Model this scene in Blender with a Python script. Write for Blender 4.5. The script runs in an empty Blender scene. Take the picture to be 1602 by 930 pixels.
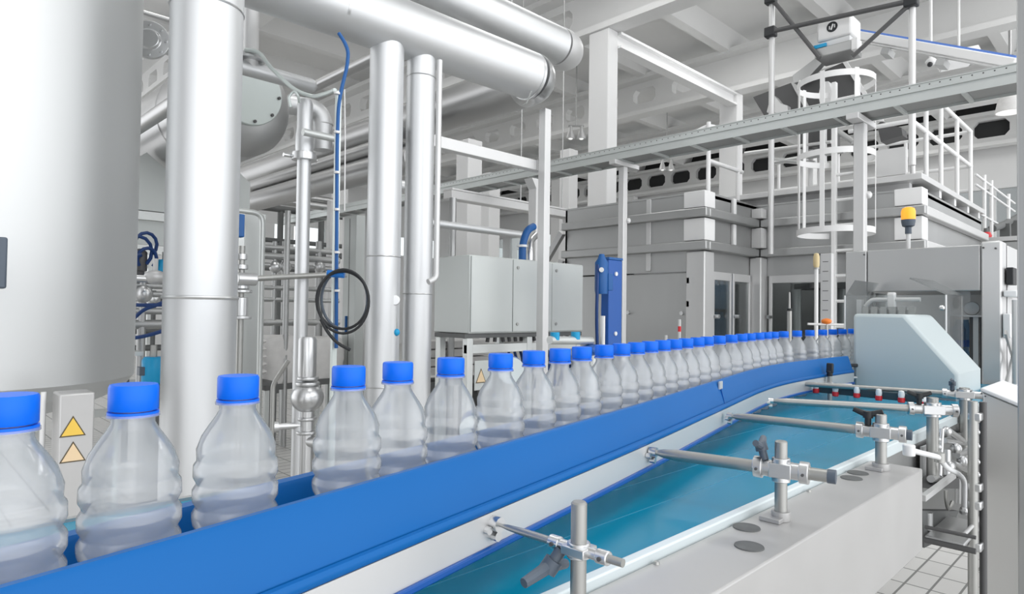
import bpy, math, random
from mathutils import Vector, Matrix
random.seed(7)
SC = bpy.context.scene
COL = SC.collection
# ------------------------------------------------------------------ camera
W_, H_ = 1602, 930
YAW, PIT, ROL, FPX, CZ = math.radians(45.514), math.radians(1.2345), math.radians(.77156), 1011.62, 1.45
CAM = Vector((0, 0, CZ))
FW = Vector((math.cos(YAW)*math.cos(PIT), math.sin(YAW)*math.cos(PIT), math.sin(PIT)))
_r0 = Vector((math.sin(YAW), -math.cos(YAW), 0)); _u0 = _r0.cross(FW)
RT = math.cos(ROL)*_r0 + math.sin(ROL)*_u0
UP = math.cos(ROL)*_u0 - math.sin(ROL)*_r0
cd = bpy.data.cameras.new('camera'); cam = bpy.data.objects.new('camera', cd); COL.objects.link(cam)
cam.matrix_world = Matrix(((RT.x, UP.x, -FW.x, CAM.x), (RT.y, UP.y, -FW.y, CAM.y), (RT.z, UP.z, -FW.z, CAM.z), (0, 0, 0, 1)))
cd.sensor_fit = 'HORIZONTAL'; cd.sensor_width = 36; cd.lens = 36*FPX/W_
cd.clip_start = .02; cd.clip_end = 200
SC.camera = cam
def ray(x, y): return FW + RT*((x-801)/FPX) - UP*((y-465)/FPX)
def at(x, y, d): return CAM + ray(x, y)*d
def onx(x, y, X): D = ray(x, y); return CAM + D*(X/D.x)
def ony(x, y, Y): D = ray(x, y); return CAM + D*(Y/D.y)
def onz(x, y, z): D = ray(x, y); return CAM + D*((z-CZ)/D.z)
def pix(P):
    v = Vector(P)-CAM; d = v.dot(FW); return 801+FPX*v.dot(RT)/d, 465-FPX*v.dot(UP)/d, d
def zat(X, Y, py):
    z = 1.45
    for _ in range(6):
        y0 = pix((X, Y, z))[1]; y1 = pix((X, Y, z+.01))[1]
        z += (py-y0)/(y1-y0)*.01
    return z
# ------------------------------------------------------------------ materials
def mat(name, col, rough=.5, metal=0., nscale=0., namt=.06, stretch=(1, 1, 1), bump=0., rvar=0., spec=None, coat=0., emit=0.):
    m = bpy.data.materials.new(name); m.use_nodes = True
    nt = m.node_tree; b = nt.nodes['Principled BSDF']
    b.inputs['Base Color'].default_value = (*col, 1); b.inputs['Roughness'].default_value = rough; b.inputs['Metallic'].default_value = metal
    if spec is not None: b.inputs['Specular IOR Level'].default_value = spec
    if coat: b.inputs['Coat Weight'].default_value = coat
    if emit:
        b.inputs['Emission Color'].default_value = (*col, 1); b.inputs['Emission Strength'].default_value = emit
    if nscale:
        tc = nt.nodes.new('ShaderNodeTexCoord'); mp = nt.nodes.new('ShaderNodeMapping'); mp.inputs['Scale'].default_value = stretch
        nz = nt.nodes.new('ShaderNodeTexNoise'); nz.inputs['Scale'].default_value = nscale; nz.inputs['Detail'].default_value = 3
        nt.links.new(tc.outputs['Object'], mp.inputs[0]); nt.links.new(mp.outputs[0], nz.inputs['Vector'])
        mx = nt.nodes.new('ShaderNodeMix'); mx.data_type = 'RGBA'
        mx.inputs[6].default_value = (*[max(0, c*(1-namt)) for c in col], 1); mx.inputs[7].default_value = (*[min(1, c*(1+namt)) for c in col], 1)
        nt.links.new(nz.outputs['Fac'], mx.inputs[0]); nt.links.new(mx.outputs[2], b.inputs['Base Color'])
        if rvar:
            mr = nt.nodes.new('ShaderNodeMapRange'); mr.inputs[3].default_value = max(.02, rough-rvar); mr.inputs[4].default_value = rough+rvar
            nt.links.new(nz.outputs['Fac'], mr.inputs[0]); nt.links.new(mr.outputs[0], b.inputs['Roughness'])
        if bump:
            bp = nt.nodes.new('ShaderNodeBump'); bp.inputs['Strength'].default_value = bump; bp.inputs['Distance'].default_value = .002
            nt.links.new(nz.outputs['Fac'], bp.inputs['Height']); nt.links.new(bp.outputs[0], b.inputs['Normal'])
    return m
def clear(name, tint, base, gloss, rough=.08, body=.15, base_gloss=0.):
    """transparent plastic: see-through, a little milky body, glossy towards the edges"""
    m = bpy.data.materials.new(name); m.use_nodes = True; nt = m.node_tree; nt.nodes.clear()
    out = nt.nodes.new('ShaderNodeOutputMaterial')
    tr = nt.nodes.new('ShaderNodeBsdfTransparent'); tr.inputs[0].default_value = (*tint, 1)
    df = nt.nodes.new('ShaderNodeBsdfDiffuse'); df.inputs[0].default_value = (*base, 1)
    tl = nt.nodes.new('ShaderNodeBsdfTranslucent'); tl.inputs[0].default_value = (*base, 1)
    gl = nt.nodes.new('ShaderNodeBsdfGlossy'); gl.inputs['Roughness'].default_value = rough
    a0 = nt.nodes.new('ShaderNodeMixShader'); a0.inputs[0].default_value = .5
    nt.links.new(df.outputs[0], a0.inputs[1]); nt.links.new(tl.outputs[0], a0.inputs[2])
    a = nt.nodes.new('ShaderNodeMixShader'); a.inputs[0].default_value = body
    nt.links.new(tr.outputs[0], a.inputs[1]); nt.links.new(a0.outputs[0], a.inputs[2])
    lw = nt.nodes.new('ShaderNodeLayerWeight'); lw.inputs[0].default_value = gloss
    mu = nt.nodes.new('ShaderNodeMath'); mu.operation = 'MULTIPLY_ADD'; mu.inputs[1].default_value = .75; mu.inputs[2].default_value = base_gloss
    nt.links.new(lw.outputs['Fresnel'], mu.inputs[0])
    b = nt.nodes.new('ShaderNodeMixShader'); nt.links.new(mu.outputs[0], b.inputs[0])
    nt.links.new(a.outputs[0], b.inputs[1]); nt.links.new(gl.outputs[0], b.inputs[2]); nt.links.new(b.outputs[0], out.inputs[0])
    return m
M = {}
M['steel'] = mat('polished_steel', (.68, .685, .69), .30, 1, 6, .05, (1, 1, .15), rvar=.04)
M['pipe'] = mat('insulation_cladding_steel', (.72, .73, .74), .46, .95, 3, .03, (1, 1, .2), rvar=.02)
M['duct'] = mat('duct_steel', (.50, .50, .50), .38, 1, 5, .06, (.2, .2, 1), rvar=.08)
M['tank'] = mat('brushed_tank_steel', (.67, .68, .68), .50, .85, 3, .05, (1, 1, .1), rvar=.06)
M['satin'] = mat('satin_sheet_steel', (.49, .495, .495), .42, .85, 5, .05, (1, 1, .1), rvar=.08)
M['satin_light'] = mat('light_satin_steel', (.70, .70, .70), .45, .6, 4, .04, (1, 1, .1))
M['rod'] = mat('dull_stainless_rod', (.43, .43, .415), .42, .9, 30, .06, rvar=.06)
M['frame'] = mat('frame_steel', (.66, .68, .67), .42, .7, 6, .05)
M['dark_steel'] = mat('dark_steel', (.11, .11, .112), .5, .3)
M['galv'] = mat('galvanised_tray', (.66, .69, .68), .42, .75, 8, .07)
M['white'] = mat('white_paint', (.86, .86, .86), .5, 0, 3, .02)
M['column'] = mat('column_paint', (.80, .80, .80), .6, 0, 2, .02)
M['ceil'] = mat('ceiling_paint', (.79, .79, .785), .7, 0, 2, .03)
M['wall'] = mat('wall_paint', (.76, .76, .76), .7, 0, 1, .03)
M['cabinet'] = mat('cabinet_grey', (.60, .63, .62), .42, .25, 3, .03)
M['cover'] = mat('matt_steel_cover', (.55, .545, .54), .42, .55, 14, .05, (1, 1, 1), rvar=.06)
M['guard'] = mat('pale_guard_plastic', (.54, .61, .625), .38, 0, 4, .015)
M['blue'] = mat('blue_guide_plastic', (.002, .120, .40), .36, 0, 9, .04, spec=.25)
M['blue_dark'] = mat('blue_wear_strip', (.004, .085, .36), .3, 0)
M['cap'] = mat('blue_cap_plastic', (.0, .155, .86), .4, 0, spec=.3)
M['teal'] = mat('teal_belt', (.0, .26, .42), .25, 0, 7, .07, (1, .15, 1), rvar=.06, spec=.5)
M['teal_seam'] = mat('teal_belt_seam', (.06, .33, .48), .3, 0)
M['edge'] = mat('white_edge_strip', (.78, .86, .88), .4, 0)
M['black'] = mat('black_rubber', (.02, .022, .025), .5, 0)
M['slate'] = mat('slate_plastic', (.09, .115, .15), .4, 0)
M['charcoal'] = mat('charcoal_disc', (.13, .135, .135), .6, 0, 60, .3)
M['cablue'] = mat('blue_enamel', (.008, .10, .42), .3, 0, 3, .03)
M['navy'] = mat('navy_hose', (.006, .045, .19), .4, 0)
M['cable'] = mat('blue_cable', (.01, .11, .36), .45, 0)
M['cyan'] = mat('cyan_plastic', (.01, .38, .72), .4, 0)
M['yellow'] = mat('yellow_sticker', (.90, .60, .10), .5, 0)
M['peach'] = mat('faded_sticker', (.86, .66, .42), .5, 0)
M['brown'] = mat('sticker_border', (.10, .075, .04), .5, 0)
M['amber'] = mat('amber_lens', (1., .40, .03), .2, 0, emit=.55)
M['red'] = mat('red_plastic', (.75, .03, .04), .35, 0)
M['orange'] = mat('orange_plastic', (.95, .25, .03), .4, 0)
M['cream'] = mat('cream_plastic', (.74, .60, .34), .5, 0)
M['bag'] = mat('white_bulk_bag', (.78, .77, .76), .8, 0, 14, .10, bump=.6)
M['dark'] = mat('painted_shade', (.035, .036, .037), .8, 0)
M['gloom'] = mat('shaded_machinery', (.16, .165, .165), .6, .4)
M['lamp'] = mat('lamp_glow', (1., 1., .98), .4, 0, emit=.5)
M['light_green'] = mat('pale_channel', (.70, .76, .74), .4, .3)
M['label'] = mat('operating_label', (.86, .87, .88), .4, 0)
M['label_blue'] = mat('label_blue_print', (.10, .22, .62), .4, 0)
M['bottle'] = clear('clear_bottle', (.985, .993, 1.), (.97, .99, 1.), .13, .14, .30, .08)
M['hood'] = clear('clear_hood', (.95, .96, .96), (.85, .87, .87), .12, .05, .14)
M['glass'] = clear('door_glass', (.78, .80, .80), (.6, .64, .64), .15, .05, .04)
M['cyanbottle'] = clear('shrink_packed_bottles', (.6, .78, .95), (.45, .66, .86), .3, .2, .5)
def floor_mat():
    m = bpy.data.materials.new('white_floor_tiles'); m.use_nodes = True; nt = m.node_tree; b = nt.nodes['Principled BSDF']
    tc = nt.nodes.new('ShaderNodeTexCoord'); mp = nt.nodes.new('ShaderNodeMapping')
    br = nt.nodes.new('ShaderNodeTexBrick'); br.offset = 0; br.inputs['Scale'].default_value = 1
    br.inputs['Brick Width'].default_value = .24; br.inputs['Row Height'].default_value = .12; br.inputs['Mortar Size'].default_value = .006
    br.inputs['Color1'].default_value = (.74, .73, .71, 1); br.inputs['Color2'].default_value = (.69, .68, .66, 1); br.inputs['Mortar'].default_value = (.22, .22, .21, 1)
    nt.links.new(tc.outputs['Object'], mp.inputs[0]); nt.links.new(mp.outputs[0], br.inputs[0]); nt.links.new(br.outputs[0], b.inputs['Base Color'])
    b.inputs['Roughness'].default_value = .3
    return m
M['floor'] = floor_mat()
# ------------------------------------------------------------------ mesh builder
class MB:
    def __init__(s): s.v = []; s.f = []
    def add(s, vs, fs):
        b = len(s.v); s.v += [Vector(v) for v in vs]; s.f += [tuple(b+i for i in f) for f in fs]; return s
    def box(s, x0, x1, y0, y1, z0, z1):
        return s.add([(x, y, z) for z in (z0, z1) for y in (y0, y1) for x in (x0, x1)], [(0, 2, 3, 1), (4, 5, 7, 6), (0, 1, 5, 4), (2, 6, 7, 3), (0, 4, 6, 2), (1, 3, 7, 5)])
    def obox(s, c, a, b, d):
        c, a, b, d = map(Vector, (c, a, b, d))
        if a.cross(b).dot(d) < 0: a = -a
        return s.add([c+a*i+b*j+d*k for k in (-1, 1) for j in (-1, 1) for i in (-1, 1)], [(0, 2, 3, 1), (4, 5, 7, 6), (0, 1, 5, 4), (2, 6, 7, 3), (0, 4, 6, 2), (1, 3, 7, 5)])
    def bar(s, p, q, w, h, up=(0, 0, 1)):
        p, q = Vector(p), Vector(q); t = (q-p); L = t.length; t = t/L; u = Vector(up)
        if abs(t.dot(u)) > .97: u = Vector((1, 0, 0))
        n = t.cross(u).normalized(); u = n.cross(t)
        return s.obox((p+q)/2, t*(L/2), n*(w/2), u*(h/2))
    def tube(s, pts, r, n=14, closed=False, cap=True):
        pts = [Vector(p) for p in pts]; k = len(pts); rs = r if isinstance(r, (list, tuple)) else [r]*k
        tg = []
        for i in range(k):
            if closed: t = pts[(i+1) % k]-pts[i-1]
            elif i == 0: t = pts[1]-pts[0]
            elif i == k-1: t = pts[-1]-pts[-2]
            else: t = (pts[i+1]-pts[i]).normalized()+(pts[i]-pts[i-1]).normalized()
            tg.append(t.normalized())
        u = Vector((0, 0, 1))
        if abs(tg[0].dot(u)) > .9: u = Vector((1, 0, 0))
        nn = (u-tg[0]*u.dot(tg[0])).normalized(); vs = []
        for i in range(k):
            nn = (nn-tg[i]*nn.dot(tg[i])).normalized(); bb = tg[i].cross(nn)
            for j in range(n):
                a = 2*math.pi*j/n; vs.append(pts[i]+(nn*math.cos(a)+bb*math.sin(a))*rs[i])
        fs = []
        for i in range(k if closed else k-1):
            i2 = (i+1) % k
            for j in range(n): fs.append((i*n+j, i*n+(j+1) % n, i2*n+(j+1) % n, i2*n+j))
        if cap and not closed:
            fs.append(tuple(range(n-1, -1, -1))); fs.append(tuple((k-1)*n+j for j in range(n)))
        return s.add(vs, fs)
    def cyl(s, p, q, r, n=20, r2=None): return s.tube([p, q], [r, r if r2 is None else r2], n)
    def lathe(s, prof, o=(0, 0, 0), axis=(0, 0, 1), n=28):
        o = Vector(o); ax = Vector(axis).normalized(); u = Vector((1, 0, 0)) if abs(ax.x) < .9 else Vector((0, 1, 0))
        u = (u-ax*u.dot(ax)).normalized(); w = ax.cross(u); vs = []; fs = []; k = len(prof)
        for r, h in prof:
            for j in range(n):
                a = 2*math.pi*j/n; vs.append(o+ax*h+(u*math.cos(a)+w*math.sin(a))*max(r, 1e-5))
        for i in range(k-1):
            for j in range(n): fs.append((i*n+j, i*n+(j+1) % n, (i+1)*n+(j+1) % n, (i+1)*n+j))
        if prof[0][0] > 1e-4: fs.append(tuple(range(n-1, -1, -1)))
        if prof[-1][0] > 1e-4: fs.append(tuple((k-1)*n+j for j in range(n)))
        return s.add(vs, fs)
    def ball(s, c, r, n=16, squash=(1, 1, 1)):
        k = n//2; b = len(s.v); s.lathe([(math.sin(math.pi*i/k)*r, -math.cos(math.pi*i/k)*r) for i in range(k+1)], (0, 0, 0), n=n)
        for i in range(b, len(s.v)): s.v[i] = Vector(c)+Vector((s.v[i].x*squash[0], s.v[i].y*squash[1], s.v[i].z*squash[2]))
        return s
    def prism(s, poly, vec):
        P = [Vector(p) for p in poly]; vec = Vector(vec); n = len(P)
        nr = sum(((P[i]-P[0]).cross(P[(i+1) % n]-P[0]) for i in range(1, n-1)), Vector())
        if nr.dot(vec) > 0: P = P[::-1]
        return s.add(P+[p+vec for p in P], [tuple(range(n)), tuple(range(2*n-1, n-1, -1))]+[(i, n+i, n+(i+1) % n, (i+1) % n) for i in range(n)])
    def web(s, o, a, up, L, H, holes, t):
        """plate of length L along a, height H along up, thickness t, with octagon openings (centre along, centre up, half w, half h)"""
        o, a, up = Vector(o), Vector(a), Vector(up); nrm = a.cross(up); xs = [0]
        holes = sorted(holes)
        for i in range(len(holes)-1): xs.append((holes[i][0]+holes[i+1][0])/2)
        xs.append(L)
        for i, (cx, cy, hw, hh) in enumerate(holes):
            x0, x1 = xs[i], xs[i+1]; c = .45
            ring = [(cx-hw, cy-hh*(1-c*1.2)), (cx-hw+hh*c, cy-hh), (cx+hw-hh*c, cy-hh), (cx+hw, cy-hh*(1-c*1.2)), (cx+hw, cy+hh*(1-c*1.2)), (cx+hw-hh*c, cy+hh), (cx-hw+hh*c, cy+hh), (cx-hw, cy+hh*(1-c*1.2))]
            outr = [(x0, cy-hh*.4), (x0, 0), (x1, 0), (x1, cy-hh*.4), (x1, cy+hh*.4), (x1, H), (x0, H), (x0, cy+hh*.4)]
            vs = []
            for off in (0, t):
                for p in ring+outr: vs.append(o+a*p[0]+up*p[1]+nrm*off)
            fs = []
            for j in range(8):
                j2 = (j+1) % 8
                fs.append((j, j2, 8+j2, 8+j)); fs.append((16+j2, 16+j, 24+j, 24+j2)); fs.append((j2, j, 16+j, 16+j2)); fs.append((8+j, 8+j2, 24+j2, 24+j))
            s.add(vs, fs)
        return s
def fillet(pts, r, k=5):
    pts = [Vector(p) for p in pts]; out = [pts[0]]
    for i in range(1, len(pts)-1):
        a, b, c = pts[i-1], pts[i], pts[i+1]; rr = min(r, (a-b).length*.49, (c-b).length*.49)
        p, q = b+(a-b).normalized()*rr, b+(c-b).normalized()*rr
        for j in range(k+1):
            t = j/k; out.append(p*(1-t)**2+b*2*t*(1-t)+q*t*t)
    return out+[pts[-1]]
def build(name, mb, m, parent=None, bevel=0., sharp=35, label=None, stuff=False):
    if parent is None:
        lo = [min(v[i] for v in mb.v) for i in range(3)]; hi = [max(v[i] for v in mb.v) for i in range(3)]
        org = Vector(((lo[0]+hi[0])/2, (lo[1]+hi[1])/2, lo[2]))
    else: org = WORLD[parent.name]
    me = bpy.data.meshes.new(name); me.from_pydata([tuple(v-org) for v in mb.v], [], mb.f); me.update()
    me.materials.append(M[m] if isinstance(m, str) else m)
    for p in me.polygons: p.use_smooth = True
    me.set_sharp_from_angle(angle=math.radians(sharp))
    o = bpy.data.objects.new(name, me); COL.objects.link(o)
    if parent is None: o.location = org
    else: o.parent = parent
    WORLD[o.name] = org
    if bevel:
        bv = o.modifiers.new('edge', 'BEVEL'); bv.width = bevel; bv.segments = 2; bv.limit_method = 'ANGLE'; bv.angle_limit = math.radians(40); bv.use_clamp_overlap = True
    if label: o['label'] = label
    if stuff: o['kind'] = 'stuff'
    return o
WORLD = {}
def thing(name, label, cat, loc, group=None):
    o = bpy.data.objects.new(name, None); COL.objects.link(o); o.location = Vector(loc); o.empty_display_size = .05
    WORLD[o.name] = Vector(loc); o['label'] = label; o['category'] = cat
    if group: o['group'] = group
    return o
def solo(name, mb, m, label, cat, group=None, bevel=0., sharp=35):
    o = build(name, mb, m, None, bevel, sharp); o['label'] = label; o['category'] = cat
    if group: o['group'] = group
    return o
def struct(name, mb, m, bevel=0.):
    o = build(name, mb, m, None, bevel); o['kind'] = 'structure'; return o
def B(*a): return MB().box(*a)
def along(P, d, px_):
    P, d = Vector(P), Vector(d); v = P-CAM; k = (px_-801)/FPX
    return P+d*(-(v.dot(RT)-k*v.dot(FW))/(d.dot(RT)-k*d.dot(FW)))
# ------------------------------------------------------------------ the hall
struct('floor', B(-3, 24, -3, 24, -.12, 0), 'floor')
struct('ceiling', B(-3, 24, -3, 24, 7.25, 7.4), 'ceil')
ribs_y = [2.35+2.05*k for k in range(-1, 11)]
for k, y in enumerate(ribs_y):
    m = MB()
    m.prism([(-3, y-.24, 7.25), (-3, y-.10, 6.9), (-3, y+.10, 6.9), (-3, y+.24, 7.25)], (27, 0, 0))
    struct('ceiling_rib', m, 'ceil')
for bx in (4.2, 8.4, 12.6, 16.8, 21.2):
    m = MB(); y0 = -2.5; L = 26.; n = int(L/1.05)
    holes = [(.6+1.05*i, .41, .40, .23) if bx > 20 else (.6+1.05*i, .41, .31, .17) for i in range(n) if not (bx < 20 and .6+1.05*i < 9.6)]
    m.web((bx+.09, y0, 6.13), (0, 1, 0), (0, 0, 1), L, .74, holes, .18)
    m.box(bx-.17, bx+.17, y0, y0+L, 6.03, 6.13); m.box(bx-.17, bx+.17, y0, y0+L, 6.85, 6.95)
    struct('beam', m, 'ceil')
for cx, cy in ((8.4, 6.49), (12.68, 6.43), (16.8, 6.45), (8.4, 14.9), (12.6, 14.9), (16.8, 14.9), (21.2, 14.9)):
    struct('column', B(cx-.13, cx+.13, cy-.2, cy+.2, 0, 6.03), 'column', .015)
# crane rail from column head to column head
m = MB(); ry = 6.33
m.box(8.53, 12.55, ry-.1, ry+.1, 5.98, 6.02); m.box(8.53, 12.55, ry-.02, ry+.02, 5.80, 5.98); m.box(8.53, 12.55, ry-.1, ry+.1, 5.76, 5.80)
struct('trim_rail', m, 'white')
# walls with window bands
m = MB(); m.box(21.6, 21.8, -3, 24, 4.95, 7.25); m.box(21.6, 21.8, -3, 24, 0, 1.3)
for y in [-3+.9*i for i in range(31)]: m.box(21.62, 21.78, y, y+.5 if int((y+3)/.9) % 4 == 0 else y+.09, 1.3, 4.95)
m.box(21.62, 21.78, -3, 24, 2.9, 3.02); struct('wall_far', m, 'wall')
struct('wall_shade_strip', B(21.45, 21.59, -3, 24, 6.2, 7.25), 'dark'); struct('window_1', B(21.68, 21.70, -3, 24, 1.3, 4.95), 'glass')  # dark strip colours in the shade behind the far beam's openings
m = MB(); m.box(-3, 24, 23, 23.2, 4.55, 7.25); m.box(-3, 24, 23, 23.2, 0, 3.75)
for i in range(20): m.box(-3+1.4*i, -3+1.4*i+(.75 if i % 3 == 0 else .1), 23.02, 23.18, 3.75, 4.55)
struct('wall_side', m, 'wall')
struct('window_2', B(-3, 24, 23.08, 23.1, 3.75, 4.55), 'glass')

# ------------------------------------------------------------------ conveyor
ZB = 1.176
t = thing('belt_conveyor', 'wide teal flat belt conveyor with white edge strip carrying the blue-capped bottles', 'conveyor', (1.2, .7, 0))
build('belt', B(-1.3, 3.25, .425, .98, ZB-.006, ZB), 'teal', t)
m = MB()
for y in (.515, .60, .69): m.box(-1.3, 3.25, y, y+.0012, ZB, ZB+.0004)
build('belt_seam', m, 'teal_seam', t)
build('edge_strip', B(-1.3, 3.25, .411, .425, ZB-.02, ZB+.004), 'edge', t, .002)
m = MB(); m.box(-1.3, 3.25, .416, .424, ZB-.16, ZB-.02); m.box(-1.3, 3.25, .975, .985, ZB-.16, ZB+.004); m.box(-1.3, 3.25, .43, .97, ZB-.03, ZB-.012)
build('side_frame', m, 'satin', t)
for x in (-.9, .2, 2.95):
    for y in (.45, .95): build('leg', B(x-.025, x+.025, y-.025, y+.025, 0, ZB-.03), 'frame', t)
# bottle track: one smooth path
def smooth(pts, n=12):
    P = [Vector(p) for p in pts]; out = []
    for i in range(len(P)-1):
        p0 = P[max(i-1, 0)]; p1 = P[i]; p2 = P[i+1]; p3 = P[min(i+2, len(P)-1)]
        for j in range(n):
            t = j/n; out.append(.5*((2*p1)+(p2-p0)*t+(2*p0-5*p1+4*p2-p3)*t*t+(3*p1-p0-3*p2+p3)*t**3))
    return out+[P[-1]]
TRACK = smooth([(-1.0, .268), (-.5, .371), (0, .475), (.391, .556), (.833, .648), (1.245, .730), (1.70, .818), (2.0, .867), (2.2, .888), (2.4, .898), (2.7, .905), (3.1, .905)])
NEAR = smooth([(-1.1, .165), (-.5, .287), (0, .388), (.30, .45), (.81, .555), (1.26, .658), (1.64, .744), (1.90, .781), (2.20, .790), (2.46, .785)])
def sweep(m, path, prof):
    """prof: (offset towards the bottles, z) closed outline"""
    n = len(prof); vs = []
    for i, p in enumerate(path):
        q = path[min(i+1, len(path)-1)]-path[max(i-1, 0)]; q.normalize(); nr = Vector((-q.y, q.x))
        for o, z in prof: vs.append((p.x+nr.x*o, p.y+nr.y*o, z))
    fs = []
    for i in range(len(path)-1):
        for j in range(n): fs.append((i*n+j, i*n+(j+1) % n, (i+1)*n+(j+1) % n, (i+1)*n+j))
    fs.append(tuple(range(n-1, -1, -1))); fs.append(tuple((len(path)-1)*n+j for j in range(n)))
    return m.add(vs, [f[::-1] for f in fs])
t = thing('guide_rail', 'broad blue plastic guide rail with bare steel strip, in front of the bottle row', 'guide rail', (.8, .55, ZB))
build('guide_panel', sweep(MB(), NEAR, [(.001, 1.250), (.002, 1.262), (.015, 1.303), (.018, 1.306), (.023, 1.306), (.024, 1.30), (.022, 1.207), (.001, 1.207)][::-1]), 'blue', t)
build('bead', sweep(MB(), NEAR, [(.0-.005*math.cos(a), 1.2535+.0055*math.sin(a)) for a in [i*math.pi/5-math.pi/2 for i in range(6)]][::-1]+[(.004, 1.248)]), 'blue', t)
build('steel_strip', sweep(MB(), NEAR, [(-.0035, 1.2165), (-.0035, 1.2485), (.002, 1.2485), (.002, 1.2165)][::-1]), 'satin_light', t, label='bare steel strip')
build('wear_strip', sweep(MB(), NEAR, [(-.007, 1.209), (-.007, 1.2165), (.003, 1.2165), (.003, 1.209)][::-1]), 'blue_dark', t, .002)
i_ = min(range(len(NEAR)-1), key=lambda k: abs(pix((*NEAR[k], 1.30))[0]-1131)); a_ = NEAR[i_]; q_ = (NEAR[i_+1]-NEAR[i_]).normalized(); n_ = Vector((-q_.y, q_.x, 0)); q_ = Vector((*q_, 0))
c_ = Vector((*a_, 1.297))+n_*.0095; build('joint_plate', MB().obox(c_, q_*.012, n_*.0015, Vector((0, 0, .008))), 'satin_light', t, label='small steel joint plate')
build('joint_seam', MB().obox(Vector((*a_, 1.275))+n_*.0055, q_*.0008, n_*.0015+Vector((0, 0, .0003)), Vector((0, 0, .018))+n_*.0045), 'blue_dark', t)
t = thing('guide_rail', 'dark blue plastic guide rail along the back of the bottle row', 'guide rail', (.8, .72, ZB))
build('guide_panel', sweep(MB(), TRACK[:-14], [(.050, 1.196), (.046, 1.283), (.048, 1.287), (.060, 1.287), (.062, 1.196)]), 'blue', t)
build('steel_strip', sweep(MB(), TRACK[:-14], [(.0621, 1.22), (.0621, 1.25), (.066, 1.25), (.066, 1.22)]), 'satin_light', t)

# ------------------------------------------------------------------ bottles
CAPX = [10, 208, 372, 545, 622, 705, 783, 835, 876, 910, 945, 972, 996, 1017, 1036, 1055, 1073, 1091, 1106, 1125, 1144, 1160, 1173, 1187, 1199, 1210, 1226, 1247, 1267, 1287, 1303, 1318, 1333]
def track_at(px_):
    for i in range(len(TRACK)-1):
        a = pix((*TRACK[i], 1.38))[0]; b = pix((*TRACK[i+1], 1.38))[0]
        if a <= px_ <= b: return TRACK[i].lerp(TRACK[i+1], (px_-a)/max(b-a, 1e-6))
    return TRACK[-1]
ps = [track_at(x) for x in CAPX]
# keep the bodies from cutting into each other
for _ in range(60):
    for i in range(len(ps)-1):
        d = ps[i+1]-ps[i]
        if 0 < d.length < .0645:
            c = d.normalized()*(.0645-d.length)/2; ps[i+1] = ps[i+1]+c; ps[i] = ps[i]-c
R0_ = .0315
body = [(.0, .004), (.016, .003), (.022, .0005), (.0285, .0008), (.0312, .005), (R0_, .012)]
for i in range(6):
    z = .018+i*.0085; body += [(R0_, z), (R0_, z+.0040), (R0_-.0024, z+.0062)]
body += [(R0_, .0715), (R0_, .079), (.0292, .086), (.0268, .092), (.0262, .096), (.0276, .101), (.0308, .107), (R0_, .111), (R0_, .115), (.0292, .119), (.0292, .121), (R0_, .125), (R0_, .133), (.0290, .137), (.0290, .139), (.0312, .143), (.0310, .152), (.0288, .155), (.0288, .157), (.0292, .164), (.0258, .174), (.0205, .1825), (.0160, .189), (.0135, .1935), (.0135, .1975), (.0165, .198), (.0165, .2), (.013, .2005), (.013, .2025)]
ribc = []
bm_body = MB().lathe(body, n=30)
bm_cap = MB()
nn = 40; vs = []
for rr, z in ((.0150, .2025), (.0155, .2032), (.0155, .2182), (.0147, .2200)):
    for j in range(nn):
        a = 2*math.pi*j/nn; q = rr*(1 if j % 2 else .965); vs.append((q*math.cos(a), q*math.sin(a), z))
fs = [(i*nn+j, i*nn+(j+1) % nn, (i+1)*nn+(j+1) % nn, (i+1)*nn+j) for i in range(3) for j in range(nn)]+[tuple(range(nn-1, -1, -1)), tuple(3*nn+j for j in range(nn))]
bm_cap.add(vs, fs)
bm_ring = MB().lathe([(.0134, .1986), (.0158, .1986), (.0158, .2016), (.0134, .2016)], n=30)
ORD = ['first', 'second', 'third', 'fourth', 'fifth', 'sixth', 'seventh', 'eighth', 'ninth', 'tenth', 'eleventh', 'twelfth', 'thirteenth', 'fourteenth', 'fifteenth', 'sixteenth', 'seventeenth']
N = len(ps)
b0 = None
for i, p in enumerate(ps):
    if i == 0: lab = 'clear blue-capped water bottle cut by the frame, nearest in the row'
    elif i < 17: lab = 'clear blue-capped water bottle, %s in the row counting from the nearest' % ORD[i]
    else:
        k = N-1-i
        lab = 'clear blue-capped water bottle half behind the pale guard, last in the row' if k == 0 else 'clear blue-capped water bottle, %s before the pale guard at the row end' % ORD[k]
    if b0 is None:
        b0 = thing('water_bottle', lab, 'bottle', (p.x, p.y, ZB), 'water bottles in a row on the teal conveyor')
        WORLD[b0.name] = Vector((0, 0, 0))
        kids = [build('bottle_body', bm_body, 'bottle', b0, sharp=50), build('cap', bm_cap, 'cap', b0), build('cap_ring', bm_ring, 'cap', b0)]
    else:
        r = b0.copy(); COL.objects.link(r); r.location = (p.x, p.y, ZB); r.rotation_euler.z = random.uniform(0, 6); r['label'] = lab
        for ch in kids:
            c = ch.copy(); COL.objects.link(c); c.parent = r

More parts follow.
